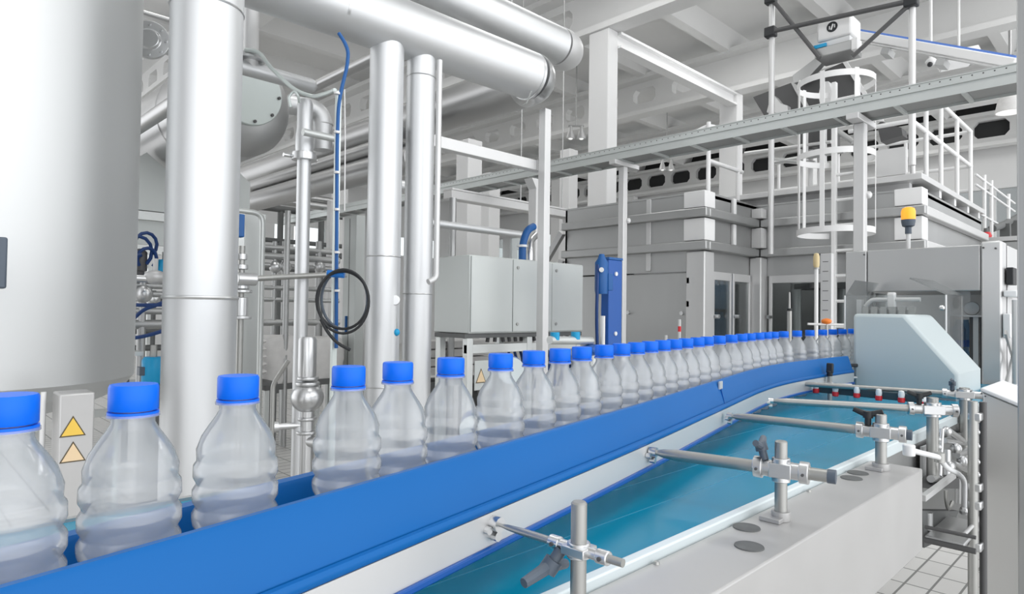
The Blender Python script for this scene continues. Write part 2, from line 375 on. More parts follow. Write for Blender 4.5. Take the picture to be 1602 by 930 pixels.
# ------------------------------------------------------------------ motor cover box beside the belt
t = thing('drive_cover', 'long matt steel box cover with dark round plugs beside the teal belt', 'machine cover', (.6, .367, 1.02))
build('housing', B(-.4, 1.38, .321, .409, 1.02, 1.17), 'cover', t, .0025)
for x in (-.2, .95): build('support_leg', MB().bar((x, .37, 1.019), (x, .37, 0), .05, .05), 'frame', t)
for q in ((1155, 823), (1172, 856), (1326, 738), (1332, 749)):
    P = onz(*q, 1.17); P.y = min(P.y, .3905); build('plug', MB().lathe([(0, .0), (.0175, .0), (.017, .0014), (.0, .0018)], P, n=30), 'charcoal', t, label='dark round plug')
for q in ((1018, 880), (1262, 769)):
    P = onz(*q, 1.17); P.y = min(P.y, .403); build('screw', MB().lathe([(0, 0), (.004, 0), (.003, .003), (0, .003)], P, n=12), 'rod', t)

# ------------------------------------------------------------------ guide brackets: rod, post, clamp, knob
def bracket(name, label, A, E, r, postpx, ptop, pr, zbase, knob='slate', knobdir=None, cap='slate', wing=0., plate=True):
    A, E = Vector(A), Vector(E); d = (E-A).normalized(); A = A+d*.010
    # post position: where the rod passes the post's column of pixels
    s = 0.; best = None
    for i in range(400):
        Pp = A+(E-A)*(i/399); e = abs(pix(Pp)[0]-postpx)
        if best is None or e < best[0]: best = (e, Pp)
    P = best[1]
    if not plate and P.y > .396: P = P+d*((.396-P.y)/d.y)
    side = Vector((d.y, -d.x, 0)).normalized()*(pr+r*1.05)
    Q = P
    zt = zat(Q.x, Q.y, ptop)
    t = thing(name, label, 'rail bracket', (Q.x, Q.y, zbase), 'guide rail support brackets over the teal belt')
    rod = MB(); flat = A+d*.03
    rod.tube([A, A+d*.012, A+d*.02, flat+d*.01, E], [r*.45, r*.5, r*.75, r, r], 16); build('rod', rod, 'rod', t)
    build('post', MB().lathe([(0, zbase), (pr, zbase), (pr, zt-.0015), (pr-.0015, zt), (0, zt)], (Q.x, Q.y, 0), n=24), 'rod', t)
    cl = MB(); up = Vector((0, 0, 1)); sd = d.cross(up)
    cl.obox(P, d*(pr*1.75), sd*(pr*1.5), up*(r*1.15)); cl.cyl(P-up*r*1.9, P+up*r*1.9, pr*1.45, 18)
    cl.cyl(P-d*pr*3.4, P+d*pr*3.4, r*1.35, 18); build('clamp', cl, 'steel', t, .001)
    for s_ in (-1, 1):
        c = P+d*s_*pr*3.6; co = build('collar', MB().cyl(c-d*.006, c+d*.006, r*1.75, 18), 'steel', t, .001)
        build('screw', MB().cyl(c+sd*r*1.5, c+sd*r*2.1, .002, 8), 'dark_steel', co)
    kd = Vector(knobdir if knobdir else (0, 0, 1)).normalized(); k0 = P+kd*r*1.6-d*pr*2.2
    kb = MB(); kb.cyl(k0-kd*r*.3, k0+kd*.012, .0055, 14); kb.cyl(k0+kd*.010, k0+kd*.022, .0085, 14)
    wv = d if knob == 'black' else (sd if abs(kd.z) > .5 else up)
    for s_ in (-1, 1): kb.tube([k0+kd*.016, k0+kd*.019+wv*s_*.011, k0+kd*(.024)+wv*s_*(.024+wing)], [.006, .0055, .0045], 10)
    build('wing_knob', kb, knob, t)
    if cap: build('end_cap', MB().cyl(E-d*.004, E+d*.006, r*1.1, 16), cap, t)
    pv = MB(); pv.cyl(A-d*.001, A+d*.010, .0075, 12); pv.cyl(A+Vector((.0, 0, -.012)), A+Vector((0, 0, -.012))+d*.008, .005, 10); pv.cyl(A+Vector((-.011, 0, -.004)), A+Vector((-.011, 0, -.004))+d*.007, .004, 10)
    build('pivot_bolt', pv, 'steel', t)
    if plate:
        pl = MB(); q = Vector((Q.x, Q.y, zbase)); pl.obox(q+Vector((-.006, .006, .003)), (.018, 0, 0), (0, .014, 0), (0, 0, .0028)); pl.cyl(q, q+up*.012, pr*1.5, 16)
        pl.obox(q+Vector((-.018, .010, .0055)), (.006, 0, 0), (0, .003, 0), (0, 0, .0005)); build('base_plate', pl, 'cover', t, .001)
    else: build('foot_arm', B(Q.x-.012, Q.x+.012, min(Q.y, .405)-.014, .4155, zbase-.010, zbase-.0005), 'rod', t, .002)
    return t
P = onz(760, 815, 1.238); E_ = onz(975, 882, 1.238)
bracket('rail_bracket', 'thin steel rod on a stout short post with hanging grey wing knob, nearest the camera', P, E_, .0036, 905, 785, .0072, 1.170, knobdir=(-.45, .3, -.75), cap=None, wing=.006)
P = onz(1008, 706, 1.238); E_ = onz(1300, 746, 1.238)
bracket('rail_bracket', 'steel rod clamped to a post standing on the box cover between the dark plugs', P, E_, .0085, 1222, 690, .0082, 1.170, knobdir=(0, .3, 1))
P = onz(1131, 650, 1.238); E_ = onz(1421, 681, 1.238)
bracket('rail_bracket', 'steel rod with black wing knob on a post at the box cover end', P, E_, .0085, 1378, 648, .0095, 1.170, knob='black')
P = onz(1196, 627, 1.238); E_ = onz(1496, 643, 1.238)
bracket('rail_bracket', 'steel rod on a thick tall post beyond the end of the box cover', P, E_, .0085, 1459, 622, .012, 1.07, knob='black', plate=False)
P = onz(1241, 600, 1.238); E_ = onz(1531, 619, 1.238)
bracket('rail_bracket', 'farthest steel rod, in front of the pale guard, on a tall thin post', P, E_, .0075, 1506, 607, .0125, 1.03, knob='slate', plate=False, cap=None)
# sensor bar with red and white plugs under the farthest rod
P = onz(1276, 608, 1.222); Q = onz(1447, 625, 1.222)
t = thing('nozzle_bar', 'dark blue-grey bar with six red and white plugs under the farthest rod', 'nozzle bar', (P+Q)/2)
m = MB(); m.bar(P, Q, .018, .022); build('bar', m, mat('blue_grey_bar', (.03, .055, .07), .5), t, .002)
for x, y in ((1273, 608), (1303, 613), (1336, 615), (1370, 619), (1405, 622), (1438, 628)):
    p = along(P, Q-P, x); p = Vector((p.x-.014, p.y-.012, 0))
    zt = zat(p.x, p.y, y-4)
    b_ = build('plug', MB().lathe([(0, zt-.008), (.0075, zt-.008), (.0085, zt), (.007, zt+.010), (0, zt+.012)], (p.x, p.y, 0), n=16), 'label', t, label='white plug with red ring')
    build('ring', MB().lathe([(.0077, zt-.022), (.0092, zt-.02), (.0092, zt-.009), (.0077, zt-.0085)], (p.x, p.y, 0), n=16), 'red', b_, label='red ring')
# short posts with black wing knobs by the guide's end
for (x, yt, yb, lab) in ((1328, 578, 606, 'short post with black wing knob touching the pale guard'), (1298, 588, 618, 'short post with upright black knob beside the blue guide end')):
    P = onz(x, yb+8, 1.176); zt = zat(P.x, P.y, yt)
    t = thing('knob_post', lab, 'post', P)
    build('post', MB().cyl(P, (P.x, P.y, zt), .007, 14), 'rod', t); m = MB(); m.cyl((P.x, P.y, zt-.002), (P.x, P.y, zt+.016), .009, 14)
    if x == 1328: m.bar((P.x-.02, P.y+.022, zt+.014), (P.x+.02, P.y-.022, zt+.014), .012, .012)
    else: m.bar((P.x, P.y, zt+.008), (P.x+.004, P.y, zt+.04), .02, .014)
    build('wing_knob', m, 'black', t, .003)
    m = MB(); m.obox((P.x, P.y, zt-.03), (.014, 0, 0), (0, .014, 0), (0, 0, .009)); m.cyl((P.x-.02, P.y+.02, zt-.03), (P.x+.05, P.y-.05, zt-.03), .005, 10); build('clamp', m, 'steel', t, .001)
# ------------------------------------------------------------------ pale guard
GX = 2.5
fa = [onx(1334, 499, GX), onx(1415, 492, GX), onx(1500, 586, GX), onx(1500, 648, GX), onx(1334, 612, GX)]
fa[3].z = fa[4].z = 1.182; fa[4].y = fa[0].y; fa[3].y = fa[2].y
fa[0].z = fa[1].z
dep = ony(1535, 577, fa[2].y).x-GX
m = MB().prism([fa[0], fa[4], fa[3], fa[2], fa[1]], (dep, 0, 0))
t = thing('machine_guard', 'pale blue-grey guard hood with sloping top at the belt end', 'machine guard', (GX+dep/2, (fa[0].y+fa[2].y)/2, 1.18))
build('hood', m, 'guard', t, .012)
build('base_flange', B(GX+.01, GX+dep-.01, fa[2].y+.01, fa[0].y-.01, 1.176, 1.183), 'satin', t)
# ------------------------------------------------------------------ left half: tank, pipes, vessel
def along(P, d, px_):
    """point on the line P + s d that shows at column px_"""
    P, d = Vector(P), Vector(d); v = P-CAM; k = (px_-801)/FPX
    return P+d*(-(v.dot(RT)-k*v.dot(FW))/(d.dot(RT)-k*d.dot(FW)))
U_, V_, Z_ = Vector((1, 0, 0)), Vector((0, 1, 0)), Vector((0, 0, 1))
def ring(m, c, r, h=.008, n=32): return m.lathe([(r-.004, -h), (r+.003, -h*.6), (r+.005, 0), (r+.003, h*.6), (r-.004, h)], c, n=n)
def vz(px_, y0, y1, d):
    P = at(px_, (y0+y1)/2, d); return P.x, P.y, zat(P.x, P.y, y0), zat(P.x, P.y, y1)
def fl(x, y): return Vector((x, y, 0))

# big storage tank cut by the left edge of the frame
c = at(-42, 400, 2.62); R = .575
t = thing('storage_tank', 'huge brushed steel storage tank at the very left edge', 'tank', fl(c.x, c.y))
build('shell', MB().lathe([(.0, .96), (.2, .98), (.42, 1.04), (.53, 1.09), (R, 1.15), (R, 3.3), (.5, 3.45), (.25, 3.55), (0, 3.57)], (c.x, c.y, 0), n=72), 'tank', t, sharp=25)
for k, px_ in enumerate((112,)):
    P = at(px_, 740, 2.16)
    lg = build('leg', B(P.x-.05, P.x+.05, P.y-.055, P.y+.055, 0, 1.16), 'cover', t, .006)
    Yf = P.y-.0555
    for (y, mm, lb) in ((668, 'yellow', 'yellow warning triangle'), (708, 'peach', 'faded yellow warning triangle')):
        q = ony(114, y, Yf); s = .037
        m = MB(); tri = [(q.x-s, Yf, q.z-.032), (q.x+s, Yf, q.z-.032), (q.x, Yf, q.z+.036)]; m.prism(tri, (0, -.001, 0)); bb = build('warning_triangle', m, 'brown', lg, label=lb)
        s *= .84; m = MB(); tri = [(q.x-s, Yf-.0011, q.z-.028), (q.x+s, Yf-.0011, q.z-.028), (q.x, Yf-.0011, q.z+.029)]; m.prism(tri, (0, -.0008, 0)); b2 = build('warning_triangle', m, mm, lg, label=lb+' face')
for a in (2.2, 0.3): build('leg', B(c.x+.42*math.cos(a)-.05, c.x+.42*math.cos(a)+.05, c.y+.42*math.sin(a)-.05, c.y+.42*math.sin(a)+.05, 0, 1.1), 'cover', t, .006)
P = at(66, 690, 2.14); build('probe', MB().cyl((P.x, P.y, zat(P.x, P.y, 742)), (P.x, P.y, 1.16), .008, 12), 'white', t)
q = c+(CAM-c).normalized()*R; P = at(2, 410, 2.05)
build('level_gauge', B(P.x-.03, P.x+.012, P.y-.03, P.y+.03, zat(P.x, P.y, 452), zat(P.x, P.y, 372)), 'slate', t, .006)

# foreground upright pipe
c = at(315, 420, 2.62); r = .137
t = thing('upright_pipe', 'thick shiny steel upright pipe with a ring seam, next to the huge tank', 'pipe', fl(c.x, c.y))
build('pipe', MB().lathe([(r, 0), (r, 2.66)], (c.x, c.y, 0), n=56), 'pipe', t)
build('pipe', MB().lathe([(r+.002, 2.66), (r+.002, 3.4)], (c.x, c.y, 0), n=56), 'pipe', t)
m = MB(); ring(m, (c.x, c.y, zat(c.x, c.y-.1, 466)), r+.002, .009, 48); build('seam_ring', m, 'steel', t)
m = MB(); ring(m, (c.x, c.y, 2.66), r, .006, 48); build('seam_ring', m, 'steel', t)
P = at(374, 170, 2.75); solo('trace_pipe', MB().tube([(P.x, P.y, zat(P.x, P.y, -60)), (P.x, P.y, zat(P.x, P.y, 330)), (P.x-.04, P.y+.03, zat(P.x, P.y, 345))], .0085, 12), 'light_green', 'thin pale pipe running down the side of the thick upright pipe', 'pipe')

P = at(187, 450, 3.0); solo('trace_pipe', MB().cyl((P.x, P.y, 0), (P.x, P.y, zat(P.x, P.y, 296)), .0125, 14), 'light_green', 'pale upright tube running along the edge of the huge tank', 'pipe')
# overhead duct with its two risers, elbow and cross run
Yd = 3.454; zd = 3.246; r = .178; xe = 3.56
t = thing('overhead_duct', 'biggest overhead steel duct with two upright branches, turning away at a cut end', 'duct', (2.4, Yd, 0))
build('main_run', MB().tube([(.98, Yd, zd), (xe, Yd, zd+.02)], r, 48), 'pipe', t, sharp=60)
el = [(xe+.10*math.sin(a)*1.0, Yd+.17-.17*math.cos(a), zd+.02) for a in [i*math.pi/2/8 for i in range(9)]]
build('elbow', MB().tube(el, r*1.015, 40), 'steel', t, sharp=60)
build('cross_run', MB().tube([el[-1], (el[-1][0], 10.5, zd+.02)], r, 40), 'duct', t, sharp=60)
m = MB()
for x in (xe-.02, 1.9): build('seam_ring', MB().lathe([(r-.003, -.012), (r+.003, -.01), (r+.003, .01), (r-.003, .012)], (x, Yd, zd+.012), (1, 0, 0), 48), 'steel', t)
for px_, rr, seams in ((601, .106, (401, 607)), (655, .094, (117, 460))):
    P = at(px_, 350, 4.15); P = along((0, Yd, P.z), U_, px_)
    rb = build('riser', MB().lathe([(rr, 0), (rr, zd-.05)], (P.x, P.y, 0), n=44), 'pipe', t)
    for s in seams:
        m = MB(); ring(m, (P.x, P.y, zat(P.x, P.y-rr, s)), rr, .006, 40); build('seam_ring', m, 'steel', rb)
    if px_ == 601: RIS = (P.x, P.y, rr)
m = MB()
for x in (3.47,): m.tube([(x, Yd-.10, zd-r*.8), (x+.02, Yd-.03, zd-r-.035), (x+.05, Yd+.04, zd-r-.03)], .006, 8)
build('hanger_clamp', m, 'frame', t)
# sampling valve on the left riser
P = at(618, 470, 4.03); z0 = zat(P.x, P.y, 520)
t = thing('sampling_valve', 'small steel valve with light blue ball handle on an upright branch', 'valve', (P.x, P.y, z0))
d = (CAM-P).normalized(); d.z = 0
build('valve_body', MB().cyl(P-d*.03, P+d*.05, .032, 20), 'steel', t, .004); build('stem', MB().cyl(P+d*.03, (P.x+d.x*.03+.012, P.y+d.y*.03, z0), .007, 10), 'rod', t)
build('ball_handle', MB().ball((P.x+d.x*.03+.012, P.y+d.y*.03, z0), .024, 16), 'cyan', t)

# second overhead pipe
Pq = at(872, 72, 6.0); r = .168
t = thing('overhead_pipe', 'slimmer overhead pipe above the biggest duct with a bright round elbow end', 'pipe', (Pq.x, Pq.y, Pq.z))
P0 = Pq-U_*4.4; build('main_run', MB().tube([P0, Pq], r, 40), 'pipe', t, sharp=60)
el = [Pq+Vector((.30*math.sin(a), .30-.30*math.cos(a), .12*(1-math.cos(a)))) for a in [i*math.pi/2/8 for i in range(9)]]
build('elbow', MB().tube(el, r*1.04, 36), 'satin_light', t, sharp=60); build('cross_run', MB().tube([el[-1], el[-1]+V_*1.1], r, 36), 'satin_light', t, sharp=60)
for s_ in (.6, 3.0): q = Pq-U_*s_; build('hanger_rod', MB().cyl(q+Z_*r*.9, (q.x, q.y, 7.25), .01, 8), 'satin', t)
Pq2 = at(762, 2, 6.6)
t = thing('vent_elbow', 'short pale pipe elbow peeking in at the top above the overhead pipes', 'pipe', Pq2)
m = MB().tube(fillet([Pq2-U_*2, Pq2, Pq2+V_*1.5], .3, 8), .17, 32); build('pipe', m, 'satin_light', t, sharp=60)
# V-running ducts behind
def vrun(name, px_, y, d, r, pa, pb, mm, lab, cat='pipe'):
    P = at(px_, y, d); a, b = along(P, V_, pa), along(P, V_, pb); return solo(name, MB().tube([a, b], r, 28), mm, lab, cat, sharp=60)
def urun(name, px_, y, d, r, pa, pb, mm, lab, cat='pipe'):
    P = at(px_, y, d); a, b = along(P, U_, pa), along(P, U_, pb); return solo(name, MB().tube([a, b], r, 22), mm, lab, cat, sharp=60)
vrun('background_duct', 560, 240, 6.3, .068, 655, 380, 'duct', 'upper of two grey ducts slanting behind the upright pipes', 'duct')
vrun('background_duct', 560, 272, 6.3, .12, 650, 395, 'duct', 'lower thicker grey duct slanting behind the upright pipes', 'duct')
vrun('background_pipe', 540, 112, 6.4, .055, 640, 460, 'duct', 'thin grey pipe slanting high behind the blue cable')
urun('background_pipe', 560, 281, 7.6, .085, 520, 640, 'pipe', 'bright steel pipe between the blue cable and the upright branches')
# horizontal vessel
P = at(372, 162, 5.0); R = .41
t = thing('horizontal_vessel', 'big grey horizontal vessel with round manhole plate, behind the thick upright pipe', 'vessel', (P.x, P.y, P.z-R))
build('shell', MB().lathe([(R, .0), (R, 4.2), (R*.8, 4.35), (0, 4.42)], P, (0, 1, 0), 56), 'duct', t, sharp=30)
build('dished_head', MB().lathe([(0, -.20), (.10, -.195), (.2, -.178), (.29, -.14), (.36, -.085), (.398, -.035), (R, 0)], P, (0, 1, 0), 56), 'satin', t, sharp=60)
mh = P+Vector((0, -.21, .04)); b_ = build('manhole_plate', MB().lathe([(0, -.02), (.245, -.02), (.25, -.012), (.25, .012), (.20, .05)], mh, (0, 1, 0), 44), 'light_green', t, .002)
for i in range(9):
    a = 2*math.pi*i/9; q = mh+Vector((.222*math.cos(a), 0, .222*math.sin(a))); build('bolt', MB().cyl(q-V_*.035, q, .012, 8), 'dark_steel', b_)
build('seam_ring', MB().lathe([(R, -.006), (R+.006, 0), (R, .006)], P+V_*.6, (0, 1, 0), 48), 'duct', t)
for yy in (1.0, 3.2):
    q = P+V_*yy; sd = MB().prism([(q.x-.52, q.y, q.z-R-.36), (q.x-.52, q.y, q.z-R+.0), (q.x-.36, q.y, q.z-R+.13), (q.x-.15, q.y, q.z-R-.03), (q.x+.15, q.y, q.z-R-.03), (q.x+.36, q.y, q.z-R+.13), (q.x+.52, q.y, q.z-R+.0), (q.x+.52, q.y, q.z-R-.36)], (0, .06, 0))
    build('saddle', sd, 'cabinet', t)
VES = P
# skid frame carrying the vessel, with uprights
t = thing('skid_frame', 'pale steel frame of posts and crossbars below the grey horizontal vessel', 'frame', fl(P.x, P.y+1.5)); P = P+V_*.65
zt = P.z-R-.365
for i, (x, y) in enumerate(((P.x-.75, P.y+.38), (P.x+.32, P.y+.38), (P.x-.75, P.y+2.63), (P.x+.32, P.y+2.63))): build('post', B(x-.04, x+.04, y-.04, y+.04, 0, zt), 'frame', t)
for y in (P.y+.38, P.y+2.63):
    build('crossbar', B(P.x-.79, P.x+.36, y-.04, y+.04, zt-.075, zt-.005), 'frame', t)
    build('crossbar', B(P.x-.71, P.x+.28, y-.03, y+.03, zt-.36, zt-.29), 'frame', t)
    build('crossbar', B(P.x-.71, P.x+.28, y-.03, y+.03, .55, .61), 'frame', t)
for x in (P.x-.75, P.x+.32): build('crossbar', B(x-.03, x+.03, P.y+.42, P.y+2.59, zt-.075, zt-.005), 'frame', t)
build('pale_panel', B(P.x-.70, P.x+.27, P.y+.40, P.y+.42, zt-.28, zt-.09), 'cabinet', t, label='pale sheet panel')
# flanged product pipe in front of the vessel
P = at(430, 119, 4.15); a, b = along(P, U_, 236), along(P, U_, 487); r = .047
t = thing('product_pipe', 'shiny horizontal pipe with a round end, flange and short upright, above the manhole plate', 'pipe', (P.x, P.y, P.z-r))
build('run', MB().tube([a, b, b+U_*.02, b+U_*.035], [r, r, r*.8, r*.3], 28), 'pipe', t, sharp=60)
fa_ = Vector((-.45, -.89, 0)); fs_ = Vector((.89, -.45, 0)); build('flange', MB().lathe([(0, .03), (.05, .03), (.06, .014), (.105, .012), (.105, -.012), (.05, -.02), (0, -.02)], a+fa_*.03, fa_, 36), 'steel', t, .002)
for i in range(8):
    q = a+fa_*.03+fs_*.084*math.cos(i*math.pi/4)+Z_*.084*math.sin(i*math.pi/4); build('bolt', MB().cyl(q-fa_*.02, q+fa_*.024, .009, 8), 'steel', t)
c = along(P, U_, 392); build('branch', MB().cyl(c, c+Z_*.75, .046, 24), 'satin_light', t); build('branch_flange', MB().lathe([(.047, .05), (.085, .055), (.085, .085), (.047, .09)], c, n=28), 'steel', t)
vrun('background_beam', 215, 200, 4.9, .05, 330, 120, 'duct', 'dark bare pipe slanting between the huge tank and the thick pipe, over the vessel')
urun('background_pipe', 220, 18, 5.2, .02, 150, 300, 'duct', 'thin grey pipe high beside the tank top')
P = at(207, 22, 4.2); m = MB().ball(P, .03, 12); m.ball(P-Z_*.085, .024, 12); m.cyl(P, P-Z_*.16, .012, 8); m.cyl(P, P+Z_*.12, .012, 8); solo('pressure_fitting', m, 'steel', 'small shiny pressure fitting high against the tank', 'fitting')

# valve assembly pipe in the middle left
x, y, z1, z0 = vz(469, 157, 1000, 4.0); z0 = 0
t = thing('valve_pipe', 'slender upright pipe with clamp flange and round valve body at the bottom', 'pipe', (x, y, 0))
def Zr(py): return zat(x, y, py)
build('pipe', MB().lathe([(.042, 0), (.042, Zr(250))], (x, y, 0), n=28), 'pipe', t)
build('sleeve', MB().lathe([(.05, Zr(246)), (.055, Zr(232)), (.055, Zr(215)), (.047, Zr(200)), (.047, Zr(163)), (.04, Zr(157)), (0, Zr(156))], (x, y, 0), n=28), 'pipe', t)
build('clamp_flange', MB().lathe([(.045, Zr(252)), (.075, Zr(251)), (.078, Zr(245)), (.075, Zr(240)), (.045, Zr(238))], (x, y, 0), n=28), 'steel', t)
q = Vector((x-.06, y+.03, Zr(246))); build('clamp_screw', MB().cyl(q-U_*.06, q+U_*.16, .012, 10), 'steel', t)
build('actuator', MB().lathe([(0, Zr(590)), (.056, Zr(589)), (.058, Zr(580)), (.058, Zr(531)), (.05, Zr(527)), (0, Zr(526))], (x+.03, y-.03, 0), n=28), 'steel', t)
build('valve_body', MB().ball((x+.035, y-.035, Zr(622)), .10, 24, (1, 1, .95)), 'steel', t)
cc = Vector((x+.035, y-.035, 0))
for py, rr in ((592, .062), (600, .07), (655, .055), (676, .062)): build('clamp_ring', ring(MB(), cc+Z_*Zr(py), rr, .012, 28), 'steel', t)
build('lower_pipe', MB().cyl(cc, cc+Z_*Zr(640), .045, 22), 'steel', t)
m = MB().cyl(cc+Z_*Zr(690), cc+Z_*Zr(690)+Vector((.05, -.16, 0)), .035, 18); build('outlet', m, 'steel', t)
m = MB().cyl(cc+Z_*Zr(665), cc+Z_*Zr(665)+Vector((-.16, .05, 0)), .02, 14); m.cyl(cc+Z_*Zr(665)+Vector((-.16, .05, 0)), cc+Z_*Zr(665)+Vector((-.2, .06, 0)), .034, 16); build('side_port', m, 'steel', t)
# insulated elbow behind it
P = at(505, 232, 6.1); Pt = at(505, 180, 6.1)
t = thing('steel_elbow', 'fat steel pipe elbow dipping into the lower slanting duct', 'pipe', P)
m = MB().tube(fillet([P-Z_*.02, Pt+Z_*.05, Pt+Z_*.05+Vector((-.30, .10, 0))], .2, 8), .088, 26); build('bend', m, 'pipe', t, sharp=60); m = MB(); ring(m, (P.x, P.y, Pt.z-.09), .088, .008); build('seam_ring', m, 'steel', t)
# cable channel with blue cable
x, y, z1, z0 = vz(526.5, 143, 470, 3.7)
solo('cable_channel', B(x-.014, x+.014, y-.012, y+.012, 0, z1), 'light_green', 'pale upright cable channel carrying the blue cable', 'cable channel')
pts = [at(530, 52, 3.66), at(538, 64, 3.66), at(545, 80, 3.66), at(543, 105, 3.66), at(535, 135, 3.66), at(529.5, 165, 3.66)]
pts = [Vector((*p, 0)) if len(p) == 2 else p for p in pts]
for py in (230, 300, 380, 450, 545): pts.append(at(527.5-(py-165)*.004, py, 3.66))
t = thing('signal_cable', 'blue cable hanging from the big duct down the pale channel', 'cable', pts[-1]); build('cable', MB().tube(fillet(pts, .08), .0105, 10), 'cable', t)
for py in (146, 207, 270, 328, 395, 455):
    q = at(527, py, 3.645); build('clip', MB().lathe([(.0108, -.006), (.017, -.006), (.017, .006), (.0108, .006)], q, n=12), 'white', t)
solo('hanging_wire', MB().tube([at(539, 140, 3.9), at(540, 220, 3.9), at(539, 330, 3.9)], .0045, 8), 'satin_light', 'thin pale wire hanging beside the blue cable', 'wire')
pts = [at(383, 78, 3.95), at(405, 80, 3.95), at(420, 102, 3.95), at(440, 122, 3.95), at(462, 142, 3.95), at(490, 152, 3.95), at(512, 146, 3.8), at(524, 141, 3.72)]
solo('sensor_cable', MB().tube(fillet(pts, .1), .012, 10), 'light_green', 'pale grey sagging cable between the short upright and the cable channel', 'cable')
pts = [at(455, 168, 3.92), at(451, 152, 3.92), at(460, 142, 3.92), at(467, 150, 3.92), at(468, 160, 3.96)]
solo('sensor_cable', MB().tube(fillet(pts, .05), .008, 8), 'light_green', 'short pale cable loop on top of the slender valve pipe', 'cable')
urun('support_arm', 500, 212, 3.95, .022, 474, 528, 'frame', 'short steel arm tying the valve pipe to the cable channel', 'bracket')
# post and tube next to the thick pipe
x, y, z1, z0 = vz(391, 335, 600, 4.3)
t = thing('frame_post', 'pale square steel post with rounded tube, right beside the thick upright pipe', 'post', (x, y, 0))
build('post', B(x-.07, x+.07, y-.062, y+.05, 0, z1), 'frame', t, .003)
q = at(411, 345, 4.15); z_ = zat(q.x, q.y, 334)
build('bent_tube', MB().tube(fillet([along((q.x, q.y, z_), U_, 360), (q.x, q.y, z_), (q.x, q.y, .4)], .07, 6), .017, 12), 'frame', t)
# spare valve stack beside it
x, y, z1, z0 = vz(377, 370, 525, 3.7)
t = thing('control_valve', 'cluster of small steel valve fittings beside the thick upright pipe', 'valve', (x, y, z0))
zz = lambda py: zat(x, y, py)
build('stem', MB().cyl((x, y, 0), (x, y, zz(385)), .018, 14), 'rod', t)
for py, hh, rr in ((402, 10, .03), (418, 8, .036), (440, 26, .046), (456, 5, .062), (480, 30, .04), (497, 5, .06)): build('fitting', MB().lathe([(0, zz(py)-hh*.0018), (rr, zz(py)-hh*.0018), (rr, zz(py)+hh*.0018), (0, zz(py)+hh*.0018)], (x, y, 0), n=22), 'steel', t, .004)
m = MB(); m.bar((x-.02, y, zz(372)), (x-.02, y, zz(336)), .05, .05); build('blue_head', m, 'cable', t, .006, label='blue plastic head')
P = at(455, 434, 3.85); a, b = along(P, U_, 384), along(P, U_, 512); t = thing('lance_pipe', 'dark steel lance pipe held level in front of the upright pipes', 'pipe', (P.x, P.y, P.z-.02))
a = Vector((a.x, a.y, zat(a.x, a.y, 437))); b = Vector((b.x, b.y, zat(b.x, b.y, 430)))
build('run', MB().cyl(a, b, .0165, 14), 'rod', t); build('coupling', MB().cyl(a-U_*.05, a+U_*.06, .036, 16), 'steel', t, .004); build('end_fitting', MB().cyl(b, b+U_*.13, .014, 12), 'steel', t)
M['bracket_blue'] = mat('bracket_blue', (.02, .22, .72), .4)
# hose coil on a blue bracket
c = at(536, 470, 3.6)
t = thing('hose_coil', 'black hose coiled on a blue bracket with loose end hanging', 'hose', at(548, 548, 3.6))
def loop(rx, ry, dx, dy, dd): return [at(536+dx+rx*math.cos(a), 470+dy+ry*math.sin(a), 3.6+dd) for a in [2*math.pi*i/40 for i in range(40)]]
for i, (rx, ry, dx, dy, dd) in enumerate(((41, 45, 0, 0, 0), (36, 46, 3, -1, .03), (40, 50, 1, 2, -.03))): build('hose', MB().tube(loop(rx, ry, dx, dy, dd), .0075, 10, closed=True), 'slate' if i == 1 else 'black', t)
build('hose_end', MB().tube(fillet([at(502, 500, 3.57), at(512, 520, 3.57), at(528, 538, 3.57), at(548, 548, 3.57)], .1), .009, 10), 'black', t)
a, b = at(512, 428, 3.62), at(539, 430, 3.62); build('bracket', MB().cyl(a, b, .02, 16), M['bracket_blue'], t, .003, label='blue bracket')
# bent rod
solo('bent_rod', MB().tube(fillet([at(451, 565, 3.5), at(427, 602, 3.5), Vector((at(427, 602, 3.5).x, at(427, 602, 3.5).y, 0))], .03), .012, 12), 'rod', 'bent steel rod standing left of the round valve body', 'rod')
# ---- background process area behind the pipes: manifolds
def manifold(name, lab, d, x0, x1, ys, vxs, ytop, ybot, rr=.03, mm='satin', floor=True):
    P = at((x0+x1)/2, 500, d)
    t = thing(name, lab, 'pipework', fl(P.x, P.y))
    for y in ys:
        Q = at((x0+x1)/2, y, d); build('run', MB().cyl(along(Q, U_, x0), along(Q, U_, x1), rr*random.uniform(.6, 1.2), 14), mm, t)
    for vx in vxs:
        Q = at(vx, 480, d); Q = along((Q.x, P.y, Q.z), U_, vx); build('riser', MB().cyl((Q.x, P.y, 0 if floor else zat(Q.x, P.y, ybot)), (Q.x, P.y, zat(Q.x, P.y, ytop)), rr*random.uniform(.7, 1.1), 12), mm, t)
        m = MB().ball((Q.x, P.y-.02, zat(Q.x, P.y, random.choice(ys))), rr*2.0, 12); build('valve_body', m, 'steel', t)
    return t
manifold('pipe_manifold', 'low manifold of steel pipes and ball valves seen between tank and thick pipe', 4.85, 160, 270, (437, 447, 460, 487, 508), (222,), 430, 640, .035)
manifold('pipe_manifold', 'grey pipework behind the slender valve pipe and pale post', 7.5, 405, 530, (391, 404, 418, 452, 470, 505), (428, 444, 497), 378, 560, .035)
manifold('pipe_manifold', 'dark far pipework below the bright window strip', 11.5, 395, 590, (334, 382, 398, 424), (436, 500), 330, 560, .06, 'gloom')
manifold('pipe_manifold', 'distant overhead pipes above the bright window strip', 10, 380, 520, (287, 305, 316), (), 280, 330, .055, 'duct')
manifold('pipe_manifold', 'tangle of small pipes low between tank and thick pipe', 6.1, 160, 275, (468, 518, 545), (200, 240), 455, 600, .03, 'gloom')
